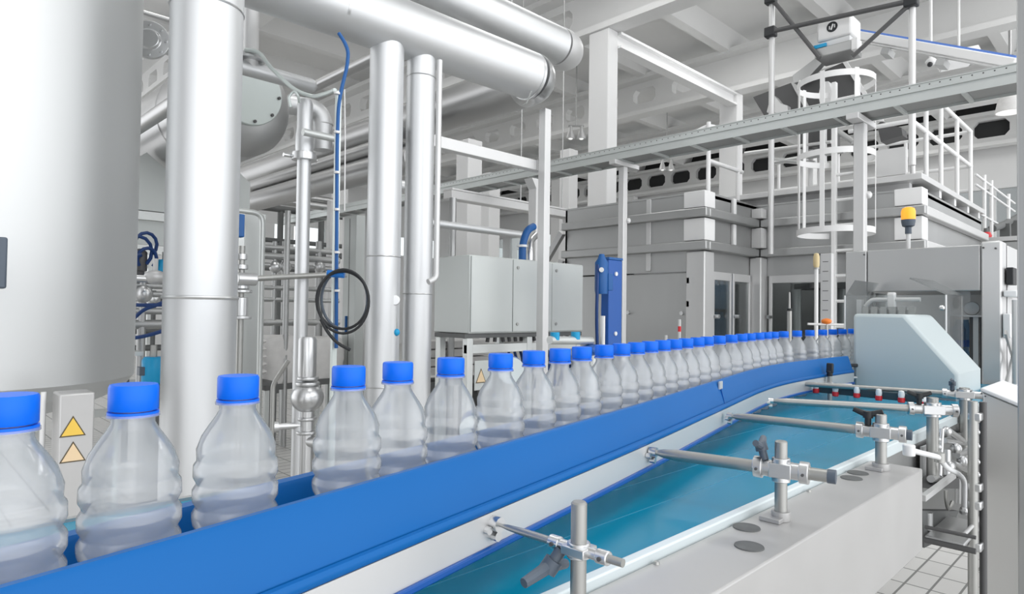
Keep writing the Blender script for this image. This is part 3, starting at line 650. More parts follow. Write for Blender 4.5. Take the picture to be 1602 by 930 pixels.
# actuators with blue hoses
x, y, z1, z0 = vz(219, 372, 440, 4.5)
t = thing('pneumatic_valve', 'pneumatic valve with dark blue looped air hoses between tank and thick pipe', 'valve', (x, y, z0))
zz = lambda py: zat(x, y, py)
build('body', MB().lathe([(0, zz(440)), (.03, zz(440)), (.03, zz(425)), (.045, zz(424)), (.045, zz(395)), (.025, zz(390)), (0, zz(389))], (x, y, 0), n=20), 'dark_steel', t)
for k, (dx, py, s) in enumerate(((.02, 384, .07), (-.03, 396, .09), (.03, 405, .06))):
    pts = [Vector((x+dx+s*math.cos(a), y-.05-s*.3*math.sin(a), zz(py)+s*1.2*math.sin(a))) for a in [math.pi*i/10*1.5-.8 for i in range(11)]]; build('air_hose', MB().tube(pts, .012, 8), 'navy', t)
build('lower_hose', MB().tube(fillet([(x-.12, y-.04, zz(425)), (x-.07, y-.05, zz(405)), (x-.01, y-.05, zz(398))], .05), .022, 10), 'navy', t)
x, y, z1, z0 = vz(243, 420, 445, 4.35); t = thing('ball_valve', 'round white-steel ball valve with stem below the blue hoses', 'valve', (x, y, zat(x, y, 447)))
build('body', MB().ball((x, y, zat(x, y, 434)), .06, 20, (1.2, 1, .8)), 'satin_light', t); build('stem', MB().cyl((x, y, zat(x, y, 434)), (x, y, zat(x, y, 405)), .016, 12), 'white', t); build('pipe', MB().cyl((x-.25, y, zat(x, y, 437)), (x+.25, y, zat(x, y, 437)), .025, 14), 'steel', t)
for (px_, py, r, mm, lab) in ((256, 421, .05, 'cyan', 'bright cyan valve actuator right of the ball valve stem'), (240, 580, .075, 'cyan', 'bright cyan pump motor low between tank and thick pipe')):
    x, y, _, _ = vz(px_, py-20, py+20, 4.6); z = zat(x, y, py); t = thing('actuator' if r < .06 else 'pump_motor', lab, 'actuator' if r < .06 else 'motor', (x, y, z-r*1.3))
    build('housing', MB().lathe([(0, -r*1.3), (r*.8, -r*1.3), (r, -r), (r, r), (r*.8, r*1.3), (0, r*1.3)], (x, y, z), n=22), mm, t)
    build('terminal_box', B(x-r*1.3, x-r*.7, y-r*.5, y+r*.5, z-r*.4, z+r*.4), 'slate', t, .004); build('shaft', MB().cyl((x, y, z+r*1.2), (x, y, z+r*2.4), r*.3, 12), 'rod', t)
    if r > .06: build('pedestal', B(x-r, x+r, y-r, y+r, 0, z-r*1.3), 'gloom', t, .01)
for k, pts in enumerate(([(178, 475), (215, 478), (262, 477)], [(208, 500), (225, 484), (245, 478), (262, 470)], [(180, 532), (222, 528), (262, 516)])):
    solo('air_hose', MB().tube(fillet([at(a, b, 4.4) for a, b in pts], .08), .013, 8), 'navy', ('straight navy hose between tank and thick pipe, uppermost of three', 'bowed navy hose rising towards the thick pipe, in the middle of three', 'lowest of the three navy hoses beside the tank')[k], 'hose')
x, y, z1, z0 = vz(190, 510, 550, 4.62); t = thing('plastic_jug', 'white plastic jug hanging behind the tank edge', 'jug', (x, y, z0)); build('jug_body', MB().lathe([(0, z0), (.075, z0), (.08, z0+.02), (.07, z1-.06), (.03, z1-.01), (.03, z1), (0, z1)], (x, y, 0), n=20), 'white', t); build('band', MB().lathe([(.078, z0+.08), (.082, z0+.08), (.081, z0+.09), (.077, z0+.09)], (x, y, 0), n=20), 'navy', t); build('shelf_bracket', B(x-.09, x+.12, y-.09, y+.09, z0-.03, z0-.001), 'frame', t)
# stacked sacks and bulk bags
for i in range(5):
    c = at(388, 534+12*i, 6.35); m = MB().ball((c.x, c.y, c.z), .17, 20, (1.0, 1.2, .21)); solo('sack', m, 'bag', ('topmost', 'second', 'middle', 'fourth', 'lowest')[i]+' white sack of the pile behind the pale post', 'sack', 'white sacks piled behind the pale post')
c = at(388, 592, 6.35); t = thing('pallet', 'dark pallet stand under the pile of white sacks', 'pallet', fl(c.x, c.y)); build('deck', B(c.x-.2, c.x+.2, c.y-.22, c.y+.22, c.z-.06, c.z-.03), 'gloom', t)
for sx in (-1, 1):
    for sy in (-1, 1): build('leg', B(c.x+sx*.17-.025, c.x+sx*.17+.025, c.y+sy*.19-.025, c.y+sy*.19+.025, 0, c.z-.06), 'gloom', t)
def bulk(px_, y0, y1, w, d, lab):
    x, y, z1, z0 = vz(px_, y0, y1, d); m = MB(); h = z1-z0
    n = 9; vs = []; nn = 28
    for i in range(n):
        f = i/(n-1)
        for j in range(nn):
            a = 2*math.pi*j/nn; q = 1/max(abs(math.cos(a)), abs(math.sin(a)))**.75; s = w/2*(.93+.09*math.sin(f*math.pi)+.03*math.sin(7*a+f*9)+.025*random.uniform(-1, 1)); vs.append((x+s*q*math.cos(a), y+s*q*math.sin(a), z0+h*f+.02*math.sin(3*a)*f))
    m.add(vs, [(i*nn+j, i*nn+(j+1) % nn, (i+1)*nn+(j+1) % nn, (i+1)*nn+j) for i in range(n-1) for j in range(nn)]+[tuple(range(nn-1, -1, -1)), tuple((n-1)*nn+j for j in range(nn))])
    t = thing('bulk_bag', lab, 'bag', (x, y, 0)); build('bag', m, 'bag', t, sharp=70); build('pallet_base', B(x-w/2, x+w/2, y-w/2, y+w/2, z0-.06, z0-.002), 'gloom', t)
    for sx in (-1, 1):
        for sy in (-1, 1): build('pallet_leg', B(x+sx*w*.42-.025, x+sx*w*.42+.025, y+sy*w*.42-.025, y+sy*w*.42+.025, 0, z0-.06), 'frame', t)
bulk(432, 526, 598, .40, 6.9, 'creased white bulk bag between the pale post and the slender valve pipe')
bulk(506, 528, 590, .36, 7.0, 'white bulk bag half hidden behind the steel actuator')
# white square pillars farther back
for px_, yt, w, d, lab in ((518, 315, 17, 8.6, 'white square pillar directly behind the pale cable channel'), (541, 340, 14, 9.4, 'slim white square pillar just right of the hanging wire')):
    x, y, z1, z0 = vz(px_, yt, 500, d); s = w/FPX*d/1.42/2; solo('pillar_casing', B(x-s, x+s, y-s, y+s, 0, z1), 'column', lab, 'pillar', bevel=.01)
x, y, z1, z0 = vz(562, 340, 560, 7.2); t = thing('pale_cabinet', 'tall pale green-grey cabinet behind the hose coil', 'cabinet', (x, y, 0)); build('housing', B(x-.13, x+.13, y-.13, y+.13, 0, z1), 'cabinet', t, .006); build('door_seam', B(x-.132, x-.130, y-.005, y+.005, .3, z1-.03), 'gloom', t); build('handle', B(x-.15, x-.13, y+.02, y+.04, zat(x, y, 520), zat(x, y, 495)), 'cable', t)
for px_ in (574, 466-18): 
    x, y, z1, z0 = vz(px_, 330, 560, 6.8); solo('background_pipe', MB().cyl((x, y, 0), (x, y, z1), .03, 14), 'satin', 'thin upright pipe tucked against the first upright branch' if px_ == 574 else 'thin upright pipe behind the slender valve pipe', 'pipe')
# ------------------------------------------------------------------ middle: control cabinet, frame, tray
Yc = 3.798; xa, xb = 3.266, 4.64; z0, z1 = 1.268, 1.883
t = thing('control_cabinet', 'wide pale grey control cabinet with two doors on a steel stand', 'cabinet', ((xa+xb)/2, Yc+.2, 0))
build('housing', B(xa, xb, Yc, Yc+.44, z0, z1), 'cabinet', t, .008)
sx = along((0, Yc, 1.6), U_, 801).x; sx2 = along((0, Yc, 1.6), U_, 862).x
for i, (a, b) in enumerate(((xa+.012, sx-.004), (sx+.004, sx2-.002), (sx2+.004, xb-.01))):
    d_ = build('door', B(a, b, Yc-.012, Yc-.0005, z0+.012, z1-.01), 'cabinet', t, .003)
    if i:
        for zf in (.88, .12):
            q = Vector((a+.05, Yc-.012, z0+(z1-z0)*zf)); build('lock', MB().cyl(q, q-V_*.008, .013, 16), 'rod', d_)
build('plinth_rail', B(xa-.02, xb+.02, Yc+.02, Yc+.40, z0-.035, z0-.002), 'gloom', t)
for x in (xa+.02, 3.95, xb-.05):
    for y in (Yc+.03, Yc+.37): build('leg', B(x-.03, x+.03, y-.03, y+.03, 0, z0-.035), 'frame', t, .004)
build('cross_rail', B(xa-.01, xb-.02, Yc+.005, Yc+.045, z0-.155, z0-.085), 'frame', t, .003); build('cross_rail', B(xa+.05, xb-.08, Yc+.01, Yc+.04, .45, .51), 'frame', t, .003)
q = Vector((xa+.045, Yc-.002, 0)); P = at(750, 594, 4.9); zc = P.z
build('notice_plate', B(xa+.06, xa+.25, Yc-.010, Yc-.004, zc-.10, zc+.13), 'cabinet', t)
xm = along((0, Yc, zc), U_, 751).x
m = MB().prism([(xm-.055, Yc-.011, zc-.045), (xm+.055, Yc-.011, zc-.045), (xm, Yc-.011, zc+.07)], (0, -.001, 0)); w1 = build('warning_triangle', m, 'brown', t, label='peach warning triangle')
m = MB().prism([(xm-.045, Yc-.0122, zc-.038), (xm+.045, Yc-.0122, zc-.038), (xm, Yc-.0122, zc+.057)], (0, -.0008, 0)); build('warning_triangle_face', m, 'peach', t)
# cable glands and dark wiring below the cabinet
m = MB()
for i in range(14):
    x = xa+.3+i*.075; m.cyl((x, Yc+.1, z0-.002), (x+random.uniform(-.02, .02), Yc+.1, z0-.075), .016, 10)
build('cable_gland_row', m, 'dark_steel', t, stuff=True)
m = MB()
for i in range(12):
    x = xa+.55+i*.07; m.tube(fillet([(x, Yc+.12, z0-.16), (x+.02, Yc+.10, z0-.26), (x+random.uniform(-.1, .1), Yc+.14, z0-.5)], .06), .012, 8)
build('cable_bundle', m, 'navy', t, stuff=True)
# pale crates seen through the stand
for i in range(4):
    P = at(700, 538+13*i, 6.4); solo('crate', B(P.x-.35, P.x+.42, P.y-.15, P.y+.15, P.z-.036, P.z+.036), 'bag', ('topmost', 'second', 'third', 'lowest')[i]+' flat pale crate of the stack seen under the control cabinet', 'crate', 'flat pale crates stacked behind the cabinet stand', bevel=.008)
P = at(700, 590, 6.4); t = thing('crate_stand', 'dark stand under the stack of flat pale crates', 'stand', fl(P.x, P.y)); build('deck', B(P.x-.4, P.x+.45, P.y-.18, P.y+.18, P.z-.06, P.z-.02), 'gloom', t)
for sx_ in (-1, 1): build('leg', B(P.x+sx_*.3-.03, P.x+sx_*.3+.03, P.y-.15, P.y+.15, 0, P.z-.06), 'gloom', t)
# blue motor discs low behind the bottles
for (px_, py, r, lab) in ((740, 672, .062, 'small blue motor end with white rim low between the bottles'), (800, 580, .085, 'pale-rimmed blue motor end behind the bottle caps below the cabinet'), ):
    P = at(px_, py, 3.0 if py > 600 else 4.2); d = (CAM-P); d.z = 0; d.normalize()
    t = thing('motor', lab, 'motor', fl(P.x, P.y)); build('motor_body', MB().cyl(P, P-d*.2, r*.95, 28), 'cablue', t); build('end_cover', MB().cyl(P, P+d*.012, r*.9, 28), 'cable', t)
    build('rim', MB().lathe([(r*.88, 0), (r*1.02, 0), (r*1.02, .022), (r*.88, .022)], P, d, 32), 'edge', t, label='white rim'); build('pedestal', MB().cyl((P.x-d.x*.1, P.y-d.y*.1, 0), (P.x-d.x*.1, P.y-d.y*.1, P.z-r*.93), .04, 16), 'frame', t)
# blue and steel hoses on the cabinet top
P0 = Vector((along((0, Yc+.2, 1.9), U_, 817).x, Yc+.2, z1)); 
t = thing('cable_loop', 'dark blue cable conduit arching out of the control cabinet top', 'cable', P0)
build('conduit', MB().tube(fillet([P0, P0+Z_*.16, P0+Vector((.06, 0, .29)), P0+Vector((.16, .02, .33))], .1), .033, 14), 'cable', t); build('clamp', MB().cyl(P0+Z_*.13, P0+Z_*.15, .045, 14), 'label', t)
P0 = P0+U_*.10; solo('steel_hose', MB().tube(fillet([P0+Z_*.02, P0+Z_*.10, P0+Vector((.05, .05, .2)), P0+Vector((.18, .1, .27))], .08), .03, 14), 'steel', 'ribbed steel hose beside the dark blue conduit on the cabinet', 'hose')
# steel portal: post with beam
t = thing('steel_portal', 'tall square steel post with level beam in front of the control cabinet', 'frame', (3.80, 3.52, 0))
x_, y_ = 3.80, 3.517
build('post', B(x_-.035, x_+.035, y_-.035, y_+.035, 0, 3.075), 'satin_light', t, .004); build('beam', B(2.30, x_-.035, y_+.05, y_+.12, 2.585, 2.668), 'satin_light', t, .004)
build('post', B(2.25, 2.32, y_+.05, y_+.12, 0, 2.668), 'satin_light', t, .004); build('gusset', B(x_-.034, x_+.034, y_+.036, y_+.12, 2.585, 2.668), 'satin_light', t)
# J pipe
x, y, z1_, z0_ = vz(685, 100, 430, 4.0); 
solo('hanging_tube', MB().tube(fillet([(x, y, 3.0), (x, y, zat(x, y, 436)), along((x, y, zat(x, y, 442)), U_, 670)], .09, 7), .0185, 16), 'satin_light', 'thin pale tube with hooked lower end beside the right upright branch', 'tube')
urun('background_pipe', 750, 359, 6.0, .035, 660, 818, 'pipe', 'level steel pipe ending above the control cabinet')
for px_, d, lab in ((708, 6.2, 'thin upright tube behind the hooked tube, over the cabinet'), ):
    x, y, z1_, z0_ = vz(px_, 310, 400, d); solo('background_pipe', MB().cyl((x, y, 0), (x, y, z1_), .035, 14), 'satin', lab, 'pipe')
# light trunk
P = at(800, 322, 8.2); a, b = along(P, U_, 700), along(P, U_, 892)
t = thing('cable_duct', 'bright white cable trunk running level behind the square steel post', 'cable trunk', (P.x, P.y, P.z)); build('trough', MB().bar(a, b, .16, .10), 'white', t, .01); build('lid', MB().bar(a+Z_*.06, b+Z_*.06, .18, .02), 'white', t)
for q in (a.lerp(b, .55), a.lerp(b, .92)): build('hanger_rod', MB().cyl(q+Z_*.07, (q.x, q.y, 7.25), .008, 8), 'satin', t)
build('end_bracket', MB().bar(b-U_*.03+Z_*.07, b-U_*.03-Z_*.16, .05, .2), 'column', t)
x, y, z1_, z0_ = vz(838, 282, 420, 6.6); 
t = thing('bracket_post', 'white square post with flared head half hidden by the steel portal', 'post', (x, y, 0)); build('post', B(x-.055, x+.055, y-.055, y+.055, 0, z1_-.04), 'column', t, .006); build('head', MB().prism([(x-.055, y-.056, z1_-.1), (x+.055, y-.056, z1_-.1), (x+.055, y-.056, z1_), (x-.12, y-.056, z1_)], (0, .112, 0)), 'column', t)
for px_, yt, d, w, lab in ((733, 240, 10.5, .30, 'white column behind the level portal beam'), (889, 280, 11.0, .22, 'white column just right of the square steel post'), (765, 375, 13., .3, 'distant white column rising behind the cabinet top')):
    x, y, z1_, z0_ = vz(px_, yt, 400, d); solo('pillar_casing', B(x-w/2, x+w/2, y-w/2, y+w/2, 0, max(z1_, 4.2)), 'column', lab, 'pillar', bevel=.01)
M['tray_under'] = mat('dull_zinc', (.36, .365, .365), .55, .6)
# cable tray on T posts
zt = 2.93; tx0, tx1 = 5.08, 5.36
t = thing('cable_tray', 'long perforated steel cable tray crossing overhead on two T posts', 'cable tray', (5.2, 2.5, zt))
m = MB(); m.box(tx0, tx0+.004, .3, 11, zt, zt+.125); m.box(tx0-.012, tx0+.004, .3, 11, zt+.068, zt+.074); m.box(tx0-.006, tx0+.02, .3, 11, zt+.12, zt+.127); build('side_plate', m, 'galv', t)
build('side_plate', B(tx1-.004, tx1, .3, 11, zt, zt+.10), 'galv', t); build('bottom_plate', B(tx0+.004, tx1-.004, .3, 11, zt+.02, zt+.026), M['tray_under'], t)
for k in range(26): y = .55+.4*k; build('cross_bar', B(tx0+.004, tx1-.004, y-.012, y+.012, zt-.004, zt+.018), 'galv', t)
m = MB()
for k in range(110): y = .6+.05*k*1.2; m.cyl((tx0-.0012, y, zt+.105), (tx0-.0004, y, zt+.105), .005, 8)
build('perforation', m, 'dark_steel', t, stuff=True)
for px_, py, w, lab in ((975, 262, .033, 'T-headed steel post under the tray beside the blue cabinet'), (1346, 205, .038, 'T-headed steel post under the tray in front of the caged ladder')):
    P = along((5.2, 0, zt), V_, px_); t = thing('tray_post', lab, 'post', fl(P.x, P.y)); build('post', B(P.x-w, P.x+w, P.y-w, P.y+w, 0, zt-.05), 'satin_light', t, .006); build('head', B(5.02, 5.42, P.y-w-.005, P.y+w+.005, zt-.05, zt-.006), 'satin_light', t, .004)
    build('foot_plate', B(P.x-.1, P.x+.1, P.y-.1, P.y+.1, 0, .012), 'satin', t); build('bolt_cap', MB().ball((P.x+w+.01, P.y-w, 2.35), .03, 10), 'satin_light', t)
# blue cabinet and motor
P = at(952, 470, 5.5); x0 = P.x; y0 = P.y; xe_ = along((0, y0, 1.5), U_, 973).x; yb = along((x0, 0, 1.5), V_, 940).y
zT = zat(x0, y0, 406); zB = zat(x0, y0, 541)
t = thing('blue_cabinet', 'upright blue enamelled steel cabinet left of the filling machine', 'cabinet', fl((x0+xe_)/2, (y0+yb)/2)); build('housing', B(x0, xe_, y0, yb, zB, zT), 'cablue', t, .006); build('foot_frame', B(x0+.02, xe_-.02, y0+.03, yb-.03, 0, zB-.001), 'gloom', t)
for z in (zB+.1, zT-.12): q = Vector(((x0+xe_)/2+.0, y0, z)); build('screw', MB().cyl(q, q-V_*.012, .018, 14), 'label', t)
build('top_strip', B(x0-.003, xe_+.003, y0-.004, yb, zT+.001, zT+.02), 'cable', t)
P = at(941, 430, 5.35); t = thing('pump_motor', 'bright blue motor with hanging hose on the blue cabinet side', 'motor', P); build('motor_body', MB().lathe([(0, -.16), (.05, -.16), (.055, -.13), (.055, .1), (.035, .13), (.02, .17), (0, .17)], P, n=20), 'cable', t)
build('fan_cover', MB().cyl(P+Z_*.04+(CAM-P).normalized()*.04, P+Z_*.04+(CAM-P).normalized()*.075, .02, 14), 'label', t); build('terminal_box', MB().obox(P+Vector((.05, -.03, -.06)), (.03, 0, 0), (0, .03, 0), (0, 0, .07)), 'cable', t, .005)
build('hose', MB().tube(fillet([P+Vector((-.05, 0, .08)), P+Vector((-.08, -.02, -.1)), P+Vector((-.06, 0, -.35)), P+Vector((-.02, .02, -.6))], .1), .014, 8), 'navy', t)
# blue valve with cyan knobs in front of it
P = at(925, 548, 4.9)
t = thing('blue_valve', 'blue valve with cyan knobs and steel spindle below the blue cabinet', 'valve', fl(P.x, P.y)); build('body', MB().ball((P.x, P.y, P.z+.0), .09, 18, (1.3, 1, .5)), 'cablue', t); build('spindle', MB().cyl(P+Vector((.06, -.06, 0)), P+Vector((.06, -.06, .26)), .02, 12), 'steel', t); build('stand', MB().cyl((P.x, P.y, 0), (P.x, P.y, P.z-.03), .045, 14), 'frame', t)
for dx in (-.30, -.13): q = along(P+Z_*.085, U_, 925+dx*190); build('knob', MB().cyl(q, q+Z_*.055, .034, 14), 'cyan', t)
q0 = along(P+Z_*.085, U_, 860); build('pipe', MB().cyl(q0, P+Z_*.07, .03, 14), 'frame', t)
# ------------------------------------------------------------------ filling machine enclosure
XA, YA, XB, YB = 6.222, 3.464, 7.477, 1.78
YL = 5.38; XR = 10.6
t = thing('filling_machine', 'big stainless filling machine enclosure with banded top and glazed doors', 'machine', (7.6, 3.3, 0))
ZT = 2.73
# plan outline A-left, A corner, inner corner, B corner, B end
def facade(m, pts, z0, z1, off, th):
    for (p, q) in zip(pts, pts[1:]):
        p, q = Vector((*p, 0)), Vector((*q, 0)); dd = (q-p).normalized(); nn = Vector((dd.y, -dd.x, 0))   # outwards
        nn = Vector((-1, 0, 0)) if abs(dd.y) > .5 else Vector((0, -1, 0))
        a, b = p+nn*off, q+nn*off
        lo = (min(a.x, b.x, a.x-nn.x*th, b.x-nn.x*th), min(a.y, b.y, a.y-nn.y*th, b.y-nn.y*th)); hi = (max(a.x, b.x, a.x-nn.x*th, b.x-nn.x*th), max(a.y, b.y, a.y-nn.y*th, b.y-nn.y*th))
        m.box(lo[0], hi[0], lo[1], hi[1], z0, z1)
    return m
PTS = [(XA, YL), (XA, YA), (XB, YA), (XB, YB), (XR, YB)]
for (p, q) in zip(PTS, PTS[1:]): build('upper_panel', facade(MB(), [p, q], 1.90, ZT, 0, .03), 'satin', t)
for zz0 in (2.47, 2.12):
    for (p, q) in zip(PTS, PTS[1:]):
        P0, Q0 = Vector((*p, 0)), Vector((*q, 0)); ver = abs(P0.x-Q0.x) < 1e-6
        o = .085
        if ver: x = P0.x; ya, yb_ = sorted((P0.y, Q0.y)); bb = B(x-o, x-.001, ya-(o if (p, q) != (PTS[2], PTS[3]) or True else 0), yb_-(0 if p == PTS[0] else o), zz0, zz0+.095)
        else: y = P0.y; bb = B(min(P0.x, Q0.x), max(P0.x, Q0.x)-(o if q == PTS[2] else 0), y-o, y-.001, zz0, zz0+.095)
        build('band', bb, 'satin_light' if (not ver and p == PTS[3]) else 'satin', t, .012)
build('roof_edge', facade(MB(), PTS, ZT, ZT+.02, .01, .1), 'satin', t)
build('roof', MB().box(XA+.03, XR, YA, YL, ZT-.03, ZT).box(XB+.03, XR, YB, YA, ZT-.03, ZT), 'satin', t)
# back return at the left end, slanted braces
build('end_panel', MB().box(XA, XR, YL-.03, YL, .3, ZT), 'satin', t)
build('brace', MB().bar((XA-.04, YL+.02, 2.45), (XA-.04, YL+.30, 2.1), .06, .08), 'satin', t); build('brace', MB().bar((XA-.04, YL+.02, 2.1), (XA-.04, YL+.2, 1.6), .05, .07), 'satin', t)
# corner covers between the bands
for (cx, cy) in ((XA, YA), (XB, YB)):
    for (za, zb) in ((2.575, ZT+.021), (2.225, 2.46)): build('corner_cover', B(cx-.05, cx+.17, cy-.05, cy+.2, za, zb), 'white', t, .006, label='bright white corner cover')
for (cx, cy) in ((XB, YA),):
    for (za, zb) in ((2.575, ZT-.04), (2.225, 2.46)): build('corner_cover', B(cx-.13, cx, cy-.13, cy, za, zb), 'white', t, .006)
for (za, zb) in ((2.575, ZT+.02), (2.225, 2.46)): build('joint_strip', B(XA+.62, XA+.69, YA-.035, YA, za, zb), 'white', t, .005)
build('joint_strip', B(XA-.02, XA, 4.10, 4.16, 1.92, ZT), 'satin_light', t, .004)
build('corner_post', B(XA-.05, XA+.16, YA-.05, YA+.17, .1, 2.11), 'satin_light', t, .012); build('corner_post', B(XB-.17, XB+.0, YA-.14, YA+.0, .1, 2.11), 'satin_light', t, .012); build('corner_post', B(XB-.04, XB+.14, YB-.04, YB+.14, .1, 2.11), 'satin_light', t, .012)
# solid door on the -X side
d_ = build('door', B(XA-.022, XA-.001, YA+.16, 4.43, .35, 1.885), 'satin', t, .006); build('door', B(XA-.022, XA-.001, 4.45, YL-.04, .35, 1.885), 'satin', t, .006)
for y in (YA+.22, 4.38): build('handle', MB().cyl((XA-.055, y, 1.45), (XA-.02, y, 1.45), .022, 12), 'steel', d_)
for y in (1.8, 1.55, 1.0): build('hinge', B(XA-.05, XA-.02, YA+.13, YA+.165, y-.03, y+.03), 'rod', d_)
# glazed doors on the -Y face and along the B face
def glazed(p, q, n, nm):
    P0, Q0 = Vector((*p, 0)), Vector((*q, 0)); L = (Q0-P0).length; dd = (Q0-P0)/L; nn = Vector((-1, 0, 0)) if abs(dd.y) > .5 else Vector((0, -1, 0))
    for i in range(n):
        a, b = P0+dd*(L*i/n+.02), P0+dd*(L*(i+1)/n-.02)
        f = MB()
        for (u, v) in ((a, a+dd*.036), (b-dd*.036, b)): f.obox((u+v)/2+Z_*1.12+nn*.012, dd*.018, nn*.014, Z_*.765)
        for z in (.40, 1.86): f.obox((a+b)/2+Z_*z+nn*.012, dd*((b-a).length/2), nn*.013, Z_*.045)
        fr = build('glazed_door', f, 'satin_light', t, .004)
        g = MB().obox((a+b)/2+Z_*1.12+nn*.008, dd*((b-a).length/2-.04), nn*.003, Z_*.70); build('pane', g, 'glass', fr)
        h = a+dd*.022+nn*.03+Z_*1.42; build('handle', MB().cyl(h, h+nn*.06, .022, 12), 'steel', fr)
glazed((XA+.16, YA), (XB-.17, YA), 2, 'a'); glazed((XB, YA-.15), (XB, YB+.14), 2, 'b'); glazed((XB+.14, YB), (XR, YB), 3, 'c')
build('plinth', facade(MB(), PTS, .08, .35, 0, .03), 'satin', t)
# interior: dark back wall, pillars, starwheel and rows of bottles behind the panes
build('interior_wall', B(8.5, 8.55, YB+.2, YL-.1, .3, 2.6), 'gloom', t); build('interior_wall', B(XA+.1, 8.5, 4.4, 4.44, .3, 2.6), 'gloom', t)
for (x, y, r) in ((6.75, 3.85, .05), (7.2, 3.9, .04), (7.75, 3.1, .06), (7.8, 2.6, .05), (7.85, 2.2, .07), (8.1, 2.9, .12)): build('column_tube', MB().cyl((x, y, .1), (x, y, 2.6), r, 16), 'satin', t)
for (x, y, z, r) in ((6.9, 4.0, 1.02, .30), (7.9, 2.7, .95, .4), (7.9, 2.7, 1.75, .45)): build('star_wheel', MB().lathe([(0, z), (r, z), (r, z+.06), (r*.6, z+.08), (0, z+.08)], (x, y, 0), n=40), 'dark_steel', t)
bt = MB().lathe([(.0, 0), (.05, 0), (.052, .02), (.05, .13), (.045, .15), (.05, .17), (.05, .22), (.02, .3), (.02, .34), (0, .34)], n=16)
for zz0 in (1.13, 1.5):
    m0 = None
    for k in range(4):
        x = XA+.30+k*.13; mm_ = MB(); mm_.v = [v+Vector((x, YA+.07, zz0)) for v in bt.v]; mm_.f = bt.f; build('inside_bottle', mm_, 'cyanbottle', t)
# ------------------------------------------------------------------ platform, railing
t = thing('access_platform', 'white maintenance platform with handrails on top of the filling machine', 'platform', (9., 2.8, ZT))
dz = ZT+.10
build('deck', B(XB-.06, XR-.05, YB-.05, YA+1.2, dz, dz+.06), 'satin_light', t, .004)
build('joist', B(XB+.1, XB+.2, YB+.1, YA+1, ZT+.022, dz), 'white', t)
for x in (8.3, 9.0, 9.7, 10.35): build('bracket_foot', B(x-.05, x+.05, YB-.02, YB+.08, ZT+.022, dz), 'white', t)
yr = YB+.06; h1, h2 = dz+.62, dz+1.08
def rail(a, b, r=.024): return MB().cyl(a, b, r, 12)
build('handrail', rail((8.05, yr, h2), (10.3, yr, h2)), 'white', t); build('mid_rail', rail((XB+.0, yr, h1), (10.3, yr, h1)), 'white', t)
for x in (XB+.06, 8.05, 8.7, 9.5, 10.28): build('baluster', rail((x, yr, dz+.06), (x, yr, h2 if x > 7.9 else h1)), 'white', t)
build('mid_rail', rail((XB+.02, yr, h1), (XB+.02, yr+.6, h1)), 'white', t); build('handrail', rail((10.3, yr, h2), (10.3, YA+1.1, h2)), 'white', t); build('mid_rail', rail((10.3, yr, h1), (10.3, YA+1.1, h1)), 'white', t); build('knee_rail', rail((10.3, yr, dz+.3), (10.3, YA+1.1, dz+.3)), 'white', t)
for y in (2.6, 3.5, 4.4): build('baluster', rail((10.3, y, dz+.06), (10.3, y, h2)), 'white', t)
build('toe_panel', B(XB-.05, XB-.02, YB+.1, 2.15, dz+.07, dz+.35), 'satin_light', t)
# second rail section at the far corner of the roof, near the white column
t = thing('handrail_section', 'white bent handrail on the machine roof beside the white column', 'handrail', (6.5, YA+.2, ZT+.02))
for x in (6.55, 7.25): build('baluster', rail((x, YA+.12, ZT+.02), (x, YA+.12, ZT+.85)), 'white', t)
build('handrail', MB().tube(fillet([(6.55, YA+.9, ZT+.55), (6.55, YA+.12, ZT+.82), (7.4, YA+.12, ZT+.82)], .12), .024, 12), 'white', t); build('mid_rail', rail((6.55, YA+.12, ZT+.42), (7.35, YA+.12, ZT+.42)), 'white', t)
# caged ladder
lx = 7.28; ya_ = along((lx, 0, 2.4), V_, 1305).y; yb_ = along((lx, 0, 2.4), V_, 1341).y; yc_ = (ya_+yb_)/2
t = thing('caged_ladder', 'white fixed ladder with round safety hoops up the filling machine', 'ladder', (lx, yc_, .0))
for y in (ya_, yb_): build('stile', B(lx-.03, lx+.03, y-.022, y+.022, 0, 3.95), 'white', t, .004)
for k in range(14): z = .25+.27*k; build('rung', MB().cyl((lx, ya_, z), (lx, yb_, z), .016, 10), 'white', t)
hr = .36; hc = Vector((lx-.30, yc_, 0))
for py in (122, 240, 360):
    z = zat(hc.x-hr*.7, hc.y, py); m = MB(); vs = []
    n = 36; aa = [math.radians(28)+(2*math.pi-math.radians(56))*i/n for i in range(n+1)]
    prof = [(hr-.004, -.03), (hr+.004, -.03), (hr+.004, .03), (hr-.004, .03)]
    for a in aa:
        for rr, dzz in prof: vs.append((hc.x+rr*math.cos(a), hc.y+rr*math.sin(a), z+dzz))
    fs = [(i*4+j, i*4+(j+1) % 4, (i+1)*4+(j+1) % 4, (i+1)*4+j) for i in range(n) for j in range(4)]
    build('safety_hoop', m.add(vs, [f[::-1] for f in fs]+[(0, 1, 2, 3), (n*4+3, n*4+2, n*4+1, n*4)]), 'white', t)
for adeg in (75, 130, 180, 230, 285):
    a = math.radians(adeg); x, y = hc.x+hr*math.cos(a), hc.y+hr*math.sin(a); d1 = Vector((-math.sin(a), math.cos(a), 0)); build('hoop_strap', MB().obox((x, y, 3.09), d1*.022, Vector((math.cos(a), math.sin(a), 0))*.004, Z_*.78), 'white', t)
